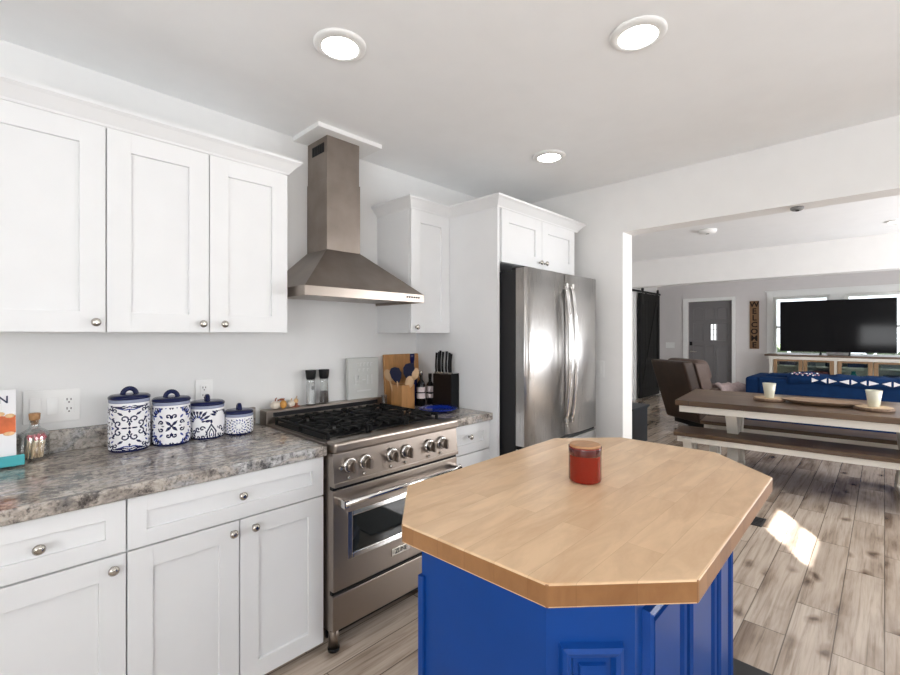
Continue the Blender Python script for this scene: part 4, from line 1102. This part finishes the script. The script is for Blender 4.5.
q = B(); q.box(-TL / 2 + .03, TL / 2 - .03, -TW / 2 + .03, -TW / 2 + .055, .605, .665, .002); q.box(-TL / 2 + .03, TL / 2 - .03, TW / 2 - .055, TW / 2 - .03, .605, .665, .002)
q.box(-TL / 2 + .03, -TL / 2 + .055, -TW / 2 + .055, TW / 2 - .055, .605, .665, .002); q.box(TL / 2 - .055, TL / 2 - .03, -TW / 2 + .055, TW / 2 - .055, .605, .665, .002)
q.build('apron', 'creampaint', t, local=True)
x_trestle(t, -TL / 2 + .42, .33, .62, 0, .11, .085); x_trestle(t, TL / 2 - .42, .33, .62, 0, .11, .085)
bx('stretcher', 'creampaint', -TL / 2 + .42, TL / 2 - .42, -.035, .035, .30, .36, t, .003, True)
def bench(p, label):
    BW, BL = .36, 2.0
    t = thing('dining_bench', label, 'bench', place(p, BL / 2, BW / 2), TR, 'dining benches')
    bx('seat', 'tablewood', -BL / 2, BL / 2, -BW / 2, BW / 2, .378, .414, t, .005, True)
    q = B(); q.box(-BL / 2 + .03, BL / 2 - .03, -BW / 2 + .02, -BW / 2 + .042, .328, .378, .002); q.box(-BL / 2 + .03, BL / 2 - .03, BW / 2 - .042, BW / 2 - .02, .328, .378, .002); q.build('apron', 'creampaint', t, local=True)
    for x in (-BL / 2 + .11, BL / 2 - .11):
        q = B()
        for s in (-1, 1): q.bar((x, s * .15, .375), (x, s * .06, .20), .07, .07, .003, up=(0, 1, 0)); q.bar((x, s * .06, .21), (x, s * .15, .02), .07, .07, .003, up=(0, 1, 0))
        q.box(x - .037, x + .037, -.16, .16, 0, .04, .003); q.box(x - .037, x + .037, -.14, .14, .34, .378, .003)
        q.build('leg', 'creampaint', t, local=True)
bench((4.41, 1.40), 'dark plank bench on the near side of the dining table')
bench((5.16, 1.375), 'dark plank bench on the sofa side of the dining table')
TT = FZ + .7125
def slice_and_cup(x, y, lab1, lab2):
    o = thing('wood_slice', lab1, 'coaster', (x, y, TT), group='wood slices on the dining table')
    q = B(); n = 40; q.lathe([(.125, 0), (.130, .004), (.130, .022), (.124, .026)], (0, 0, 0), n, sx=1.0, sy=.92); q.build('bark', 'bark', o, local=True)
    q = B(); q.lathe([(.123, .0255), (.118, .028)], (0, 0, 0), n, sy=.92); q.build('cut_face', 'slice', o, local=True)
    o = thing('candle_cup', lab2, 'candle', (x, y, TT + .028), group='candle cups on wood slices')
    q = B(); q.lathe([(.032, 0), (.035, .004), (.040, .050), (.051, .128), (.049, .128), (.038, .052), (.032, .012)], (0, 0, 0), 32); q.build('cup', 'cup', o, local=True)
    q = B(); q.lathe([(.031, .009), (.037, .050), (.044, .092)], (0, 0, 0), 28); q.build('wax', 'wax', o, local=True)
slice_and_cup(4.90, .745, 'round wood slice under the candle cup at the left end of the table', 'frosted candle cup at the left end of the dining table')
slice_and_cup(4.85, .060, 'round wood slice under the candle cup at the right edge', 'frosted candle cup on the dining table by the right edge')
t = thing('wooden_tray', 'oval brown wooden tray between the two candle cups on the dining table', 'tray', (4.93, .39, TT), TR)
q = B(); q.lathe([(.19, 0), (.23, .012), (.27, .030), (.275, .033), (.265, .033), (.22, .018), (.05, .014)], (0, 0, 0), 56, sx=1.0, sy=.55); q.build('dish', 'tray', t, local=True)

# ================================================================== LIVING ROOM
t = thing('sofa', 'navy blue sofa with its back to the dining table', 'sofa', (7.08, .1, FZ))
SY1, SY0 = 1.255, -1.35
def sofa():
    x0 = 6.60
    bx('frame', 'sofa', x0, x0 + .80, SY0, SY1 - .01, FZ + .06, FZ + .40, t, .02)
    bx('back', 'sofa', x0, x0 + .22, SY0, SY1 - .13, FZ + .38, .845, t, .03)
    bx('arm', 'sofa', x0 + .01, x0 + .81, SY1 - .16, SY1, FZ + .06, .842, t, .035)
    bx('arm', 'sofa', x0 + .01, x0 + .81, SY0 - .15, SY0 + .01, FZ + .06, .842, t, .035)
    for k in range(3):
        y1 = SY1 - .165 - k * .80
        bx('back_cushion', 'sofa', x0 + .14, x0 + .40, y1 - .79, y1, FZ + .48, .880, t, .06)
        bx('seat_cushion', 'sofa', x0 + .24, x0 + .83, y1 - .79, y1, FZ + .38, FZ + .54, t, .04)
    for x in (x0 + .06, x0 + .75):
        for y in (SY0 + .05, SY1 - .08): bx('foot', 'black', x - .025, x + .025, y - .025, y + .025, FZ, FZ + .07, t)
sofa()
# throw over the sofa back: navy knit with rows of white triangles
q = B(); n = 46; ys = np.linspace(.83, -.75, n + 1); prof = []
def thr(y, k):
    bump = .006 * math.sin(y * 23) + .004 * math.sin(y * 51 + 1) + (.024 if y > .60 else 0) * math.exp(-((y - .70) / .07) ** 2)
    drop = .055 + .014 * math.sin(y * 9)
    pts = [(6.590, .845 - drop), (6.588, .852), (6.600, .872), (6.66, .893), (6.76, .902), (6.88, .90), (7.0, .892), (7.02, .82)]
    x, z = pts[k]; return (x - (.003 if k < 3 else 0), y, z + bump * (1 if k > 0 else 0))
rows_ = [[q.bm.verts.new(thr(y, k)) for k in range(8)] for y in ys]
inner = [[q.bm.verts.new((thr(y, k)[0] + (.008 if k < 3 else (0 if k < 7 else -.008)), y, thr(y, k)[2] - (.007 if 1 <= k < 7 else 0))) for k in range(8)] for y in ys]
for a in range(n):
    for k in range(7):
        f = q.bm.faces.new((rows_[a][k], rows_[a + 1][k], rows_[a + 1][k + 1], rows_[a][k + 1])); f.smooth = True
        f = q.bm.faces.new((inner[a][k], inner[a][k + 1], inner[a + 1][k + 1], inner[a + 1][k])); f.smooth = True
    q.bm.faces.new((rows_[a][0], inner[a][0], inner[a + 1][0], rows_[a + 1][0])); q.bm.faces.new((rows_[a][7], rows_[a + 1][7], inner[a + 1][7], inner[a][7]))
for k in range(7):
    q.bm.faces.new((rows_[0][k], rows_[0][k + 1], inner[0][k + 1], inner[0][k])); q.bm.faces.new((rows_[n][k], inner[n][k], inner[n][k + 1], rows_[n][k + 1]))
t = thing('throw_blanket', 'navy throw blanket with white triangles draped over the sofa back', 'blanket', (6.8, .04, .85))
q.build('cloth', 'sofa', t)
q = B()
def tri(pts, th=.003):
    lo = [q.bm.verts.new((6.5825, y, z)) for y, z in pts]; hi = [q.bm.verts.new((6.5825 + th + .004, y, z)) for y, z in pts]
    q.bm.faces.new(lo); q.bm.faces.new(list(reversed(hi)))
    for k in range(3): q.bm.faces.new((lo[k], hi[k], hi[(k + 1) % 3], lo[(k + 1) % 3]))
y = .60
for k, wv in enumerate((.06, .05, .07, .08, .05, .05, .08, .07, .06, .08, .07, .06, .08, .07)):
    zc = .842; hh = .026
    if k % 2: tri([(y, zc), (y - wv, zc + hh), (y - wv, zc - hh)])
    else: tri([(y - wv, zc), (y, zc - hh), (y, zc + hh)])
    y -= wv + .02
q.build('triangle_pattern', 'throwwhite', t)
q = B()
for k in range(16):
    yy = .78 - k * .016; q.sphere((6.60 + .02 * (k % 3), yy, .905 + .012 * math.sin(k * 1.9)), .014, u=8, v=6, scale=(1, .7, .6), mi=k % 2)
q.build('fringe', ['throwwhite', 'throwrose'], t)

# recliner
t = thing('recliner', 'brown leather recliner turned towards the television, seen from behind', 'armchair', (7.07, 1.74, FZ), math.radians(-35))
def lean_box(q, x0, x1, y0, y1, z0, z1, shear, bev):
    n0 = set(q.bm.verts); q.box(x0, x1, y0, y1, z0, z1, bev, seg=3)
    for v in q.bm.verts:
        if v not in n0: v.co.x += shear * (v.co.z - z0)
q = B(); lean_box(q, -.46, -.30, -.34, .34, .13, .95, -.33, .03); q.build('back_shell', 'leather', t, local=True)
q = B(); lean_box(q, -.33, -.16, -.31, .31, .42, .72, -.33, .06); lean_box(q, -.42, -.22, -.32, .32, .70, .97, -.33, .07); q.build('back_cushion', 'leatherlight', t, local=True)
q = B(); lean_box(q, -.38, -.22, -.345, -.305, .42, .93, -.33, .015); q.build('side_piping', 'leatherlight', t, local=True)
for s in (-1, 1):
    q = B(); q.box(-.34, .24, s * .33 - .07, s * .33 + .07, .12, .60, .05, seg=3); q.build('arm', 'leatherlight', t, local=True)
q = B(); q.box(-.22, .26, -.26, .26, .28, .48, .05); q.build('seat', 'leather', t, local=True)
q = B(); q.box(.26, .31, -.26, .26, .12, .44, .025); q.build('footrest', 'leather', t, local=True)
q = B(); q.box(-.36, .22, -.30, .30, .05, .15, .01); q.lathe([(.30, 0), (.30, .03), (.10, .05)], (0, 0, 0), 32); q.build('swivel_base', 'black', t, local=True)
ar = math.radians(-35)
def rec(x, y, z): return Vector((7.07 + x * math.cos(ar) - y * math.sin(ar), 1.74 + x * math.sin(ar) + y * math.cos(ar), FZ + z))
q = B(); pts = []
for k in range(13):
    u = k / 12; pts.append(u)
t = thing('throw_blanket', 'grey pink fluffy throw lying over the right arm of the recliner', 'blanket', rec(-.04, -.33, .60), ar)
rows_ = []
for i in range(13):
    x = -.19 + .38 * i / 12; row = []
    for (yy, zz) in ((-.125, -.22), (-.122, -.06), (-.09, .03), (0, .06), (.09, .03), (.118, -.05)):
        row.append((x + .012 * math.sin(yy * 40), yy, zz + .016 * math.sin(i * 1.3 + yy * 20)))
    rows_.append(row)
VA = [[q.bm.verts.new(p) for p in r] for r in rows_]; VB = [[q.bm.verts.new((p[0], p[1] * .86, p[2] - .022)) for p in r] for r in rows_]
for i in range(12):
    for k in range(5):
        q.bm.faces.new((VA[i][k], VA[i + 1][k], VA[i + 1][k + 1], VA[i][k + 1])).smooth = True; q.bm.faces.new((VB[i][k], VB[i][k + 1], VB[i + 1][k + 1], VB[i + 1][k])).smooth = True
    q.bm.faces.new((VA[i][0], VB[i][0], VB[i + 1][0], VA[i + 1][0])); q.bm.faces.new((VA[i][5], VA[i + 1][5], VB[i + 1][5], VB[i][5]))
for k in range(5):
    q.bm.faces.new((VA[0][k], VA[0][k + 1], VB[0][k + 1], VB[0][k])); q.bm.faces.new((VA[12][k], VB[12][k], VB[12][k + 1], VA[12][k + 1]))
q.build('cloth', 'throwpink', t, local=True)

# TV console and television
CX0_, CX1_ = 9.86, 10.27
t = thing('media_console', 'long white media console with oak-framed glass doors under the television', 'console', (10.06, .0, FZ))
CY1, CY0, CTOP = 1.50, -1.4, .975
bx('top', 'consoletop', CX0_ - .02, CX1_, CY0 - .05, CY1 + .07, CTOP, CTOP + .035, t, .003)
q = B()
q.box(CX0_, CX1_, CY1 - .06, CY1, FZ, CTOP); q.box(CX0_, CX1_, CY0, CY0 + .06, FZ, CTOP); q.box(CX1_ - .02, CX1_, CY0 + .06, CY1 - .06, FZ, CTOP); q.box(CX0_, CX1_ - .02, CY0 + .06, CY1 - .06, CTOP - .05, CTOP)
q.box(CX0_, CX1_ - .02, CY0 + .06, CY1 - .06, FZ, FZ + .09)
dv = [1.44, 1.03, .60, .135, -.33, -.79, -1.34]
for y in (.585, -.345): q.box(CX0_, CX1_ - .02, y - .018, y + .018, FZ + .09, CTOP - .05)
q.build('carcass', 'creampaint', t)
bx('shelf', 'creampaint', CX0_ + .03, CX1_ - .02, CY0 + .06, CY1 - .06, .80, .82, t); bx('shelf', 'creampaint', CX0_ + .03, CX1_ - .02, CY0 + .06, CY1 - .06, .50, .52, t)
for (ya, yb) in ((1.435, 1.022), (1.012, .606), (.565, .135), (.125, -.322), (-.368, -.79), (-.80, -1.335)):
    fr = .055; q = B(); z0, z1 = FZ + .10, CTOP - .055; X0, X1 = CX0_ - .018, CX0_ + .002
    q.box(X0, X1, ya - fr, ya, z0, z1, .002); q.box(X0, X1, yb, yb + fr, z0, z1, .002); q.box(X0, X1, yb + fr, ya - fr, z0, z0 + fr, .002); q.box(X0, X1, yb + fr, ya - fr, z1 - .03, z1, .002)
    d = q.build('door', 'oak', t); bx('pane', 'cabpane', CX0_ - .010, CX0_ - .006, yb + fr, ya - fr, z0 + fr, z1 - .03, d)
# things on the console's shelves, seen through the glass
def shelf_box(y0, y1, z0, h, m, label, name='board_game', cat='box'):
    o = bx(name, m, CX0_ + .06, CX0_ + .30, y0, y1, z0 + .0005, z0 + h, None, .003); tag(o, label, cat)
shelf_box(1.12, 1.36, .82, .07, 'boxnavy', 'dark flat box on the upper shelf behind the first console door')
shelf_box(1.10, 1.30, .52, .16, 'boxgrey', 'grey box on the lower shelf behind the first console door')
shelf_box(.72, .94, .82, .06, 'boxgrey', 'grey flat box on the upper shelf behind the second console door')
shelf_box(.68, .95, .52, .20, 'boxred', 'faded red box on the lower shelf behind the second console door')
shelf_box(.20, .44, .82, .06, 'boxnavy', 'dark flat box on the upper shelf behind the third console door')
shelf_box(-.20, .02, .52, .18, 'boxnavy', 'navy box on the lower shelf behind the fourth console door')
shelf_box(-.24, .04, .82, .07, 'boxgrey', 'grey flat box on the upper shelf behind the fourth console door')
t = thing('teal_vase', 'small teal vase on the shelf behind the third console door', 'vase', (CX0_ + .15, .37, .5205))
q = B(); q.lathe([(.05, 0), (.085, .02), (.07, .10), (.025, .20), (.03, .23)], (0, 0, 0), 28); q.build('vase', 'tealthing', t, local=True)
t = thing('television', 'large black flat-screen television on the media console', 'television', (9.98, .606, CTOP + .035))
bx('casing', 'black', 9.955, 9.99, -.142, 1.355, 1.062, 1.948, t, .004); bx('screen', 'screen', 9.951, 9.956, -.132, 1.345, 1.078, 1.938, t)
bx('back_housing', 'black', 9.99, 10.03, .15, 1.06, 1.12, 1.55, t, .01)
for y in (.79, .42):
    q = B(); q.bar((9.97, y, 1.07), (9.88, y - .0, CTOP + .043), .02, .012, up=(1, 0, 0)); q.bar((9.97, y, 1.07), (10.07, y, CTOP + .043), .02, .012, up=(1, 0, 0)); q.box(9.865, 10.085, y - .012, y + .012, CTOP + .0352, CTOP + .045); q.build('foot', 'black', t)
# wooden wall sign
t = thing('wall_sign', 'narrow upright wooden sign with dark letters between front door and windows', 'sign', (XF - .01, 1.80, 1.55))
bx('board', 'walnut', XF - .022, XF - .0005, 1.725, 1.875, 1.085, 2.005, t, .003)
for k, ch in enumerate('WELCOME'):
    text_mesh('lettering', ch, .145, 'knifewood', face_mtx((XF - .0225, 1.80, 1.935 - k * .130), (0, -1, 0), (0, 0, 1)), .001, t, bold=.004)
# sliding barn door on the left wall
t = thing('barn_door', 'black wooden sliding barn door on the left wall beside the front door', 'door', (9.67, YL - .05, FZ))
DX0, DX1, DZ0, DZ1 = 9.12, 10.20, FZ + .02, 2.20; yf = YL - .085
q = B(); n = 7
for k in range(n): q.box(DX0 + (DX1 - DX0) * k / n + .003, DX0 + (DX1 - DX0) * (k + 1) / n - .003, yf + .015, yf + .045, DZ0, DZ1, .002)
q.build('planks', 'barn', t)
q = B()
for x in (DX0, DX1 - .12): q.box(x, x + .12, yf, yf + .015, DZ0, DZ1, .003)
for z in (DZ0, DZ1 - .14): q.box(DX0 + .12, DX1 - .12, yf, yf + .015, z, z + .14, .003)
q.bar((DX0 + .12, yf + .008, DZ0 + .16), (DX1 - .12, yf + .008, DZ1 - .16), .012, .11, up=(0, 1, 0)) if False else q.bar((DX0 + .14, yf + .008, DZ0 + .15), (DX1 - .14, yf + .008, DZ1 - .15), .11, .013, .001, up=(0, 1, 0))
q.build('brace_frame', 'barn', t)
for x in (DX0 + .12, DX1 - .12):
    q = B(); q.box(x - .025, x + .025, yf - .006, yf, 1.98, 2.30, .002); q.lathe([(.045, -.01), (.045, .012)], (x, yf, 2.275), 20, axis='y'); q.build('hanger', 'black', t)
rl = bx('barn_door_rail', 'black', 8.0, 10.25, YL - .10, YL - .092, 2.205, 2.245); 
q = B(); q.box(8.0, 10.25, YL - .088, YL - .078, 2.205, 2.245, .002)
for x in (8.1, 8.9, 9.6, 10.2): q.lathe([(.012, 0), (.012, .078)], (x, YL - .078, 2.225), 10, axis='y')
bpy.data.objects.remove(rl)
tag(q.build('barn_door_rail', 'black'), 'black steel rail above the sliding barn door', 'rail')
b = B(); b.box(7.95, 8.05, YL - .02, YL, FZ, 2.12, .003); b.box(8.98, 9.08, YL - .02, YL, FZ, 2.12, .003); b.box(7.95, 9.08, YL - .02, YL, 2.12, 2.2, .003); struct(b.build('trim_6', 'trim'))
t = thing('door_mat', 'dark mat on the floor by the front door', 'mat', (9.95, 2.6, FZ)); 
bx('mat', 'boxgrey', 9.65, 10.22, 2.15, 3.25, FZ, FZ + .012, t, .004)
# dark grey cabinet just inside the opening, with a plant behind it
t = thing('storage_cabinet', 'dark slate grey low cabinet just past the left edge of the opening', 'cabinet', (5.4, 2.45, FZ))
bx('body', 'slate', 5.08, 5.54, 2.05, 2.85, FZ + .03, FZ + .44, t, .004); bx('top', 'slate', 5.06, 5.56, 2.03, 2.87, FZ + .44, FZ + .465, t, .003)
for k in range(2): d = bx('door', 'slate', 5.07, 5.08, 2.07 + k * .39, 2.44 + k * .39, FZ + .05, FZ + .42, t, .003)
for (x, y) in ((5.12, 2.1), (5.50, 2.1), (5.12, 2.8), (5.50, 2.8)): bx('foot', 'black', x - .02, x + .02, y - .02, y + .02, FZ, FZ + .03, t)
t = thing('white_cloth', 'small white crumpled cloth hanging on the slate grey cabinet', 'cloth', (5.14, 2.16, FZ + .465))
q = B(); q.sphere((0, 0, .03), .045, u=12, v=8, scale=(1, 1.2, .65)); q.sphere((-.03, -.03, .02), .03, u=10, v=7, scale=(1, 1, .6)); q.build('cloth', 'throwwhite', t, local=True)
t = thing('tall_vase', 'green glass vase with dry stems beyond the slate grey cabinet', 'vase', (6.75, 2.92, FZ))
q = B(); q.lathe([(.10, 0), (.14, .03), (.15, .25), (.08, .45), (.06, .55), (.08, .60), (.07, .60), (.05, .55)], (0, 0, 0), 28); q.build('vase', 'green', t, local=True)
for k in range(8):
    a = k * .8; q = B(); q.tube([(0, 0, .5), (.05 * math.cos(a), .05 * math.sin(a), .8), (.12 * math.cos(a), .12 * math.sin(a), 1.05 + .05 * (k % 3))], .006, 6); q.sphere((.12 * math.cos(a), .12 * math.sin(a), 1.06 + .05 * (k % 3)), .03, u=8, v=6, scale=(.7, .7, 1.6)); q.build('stem', 'slice' if k % 2 else 'green', t, local=True)
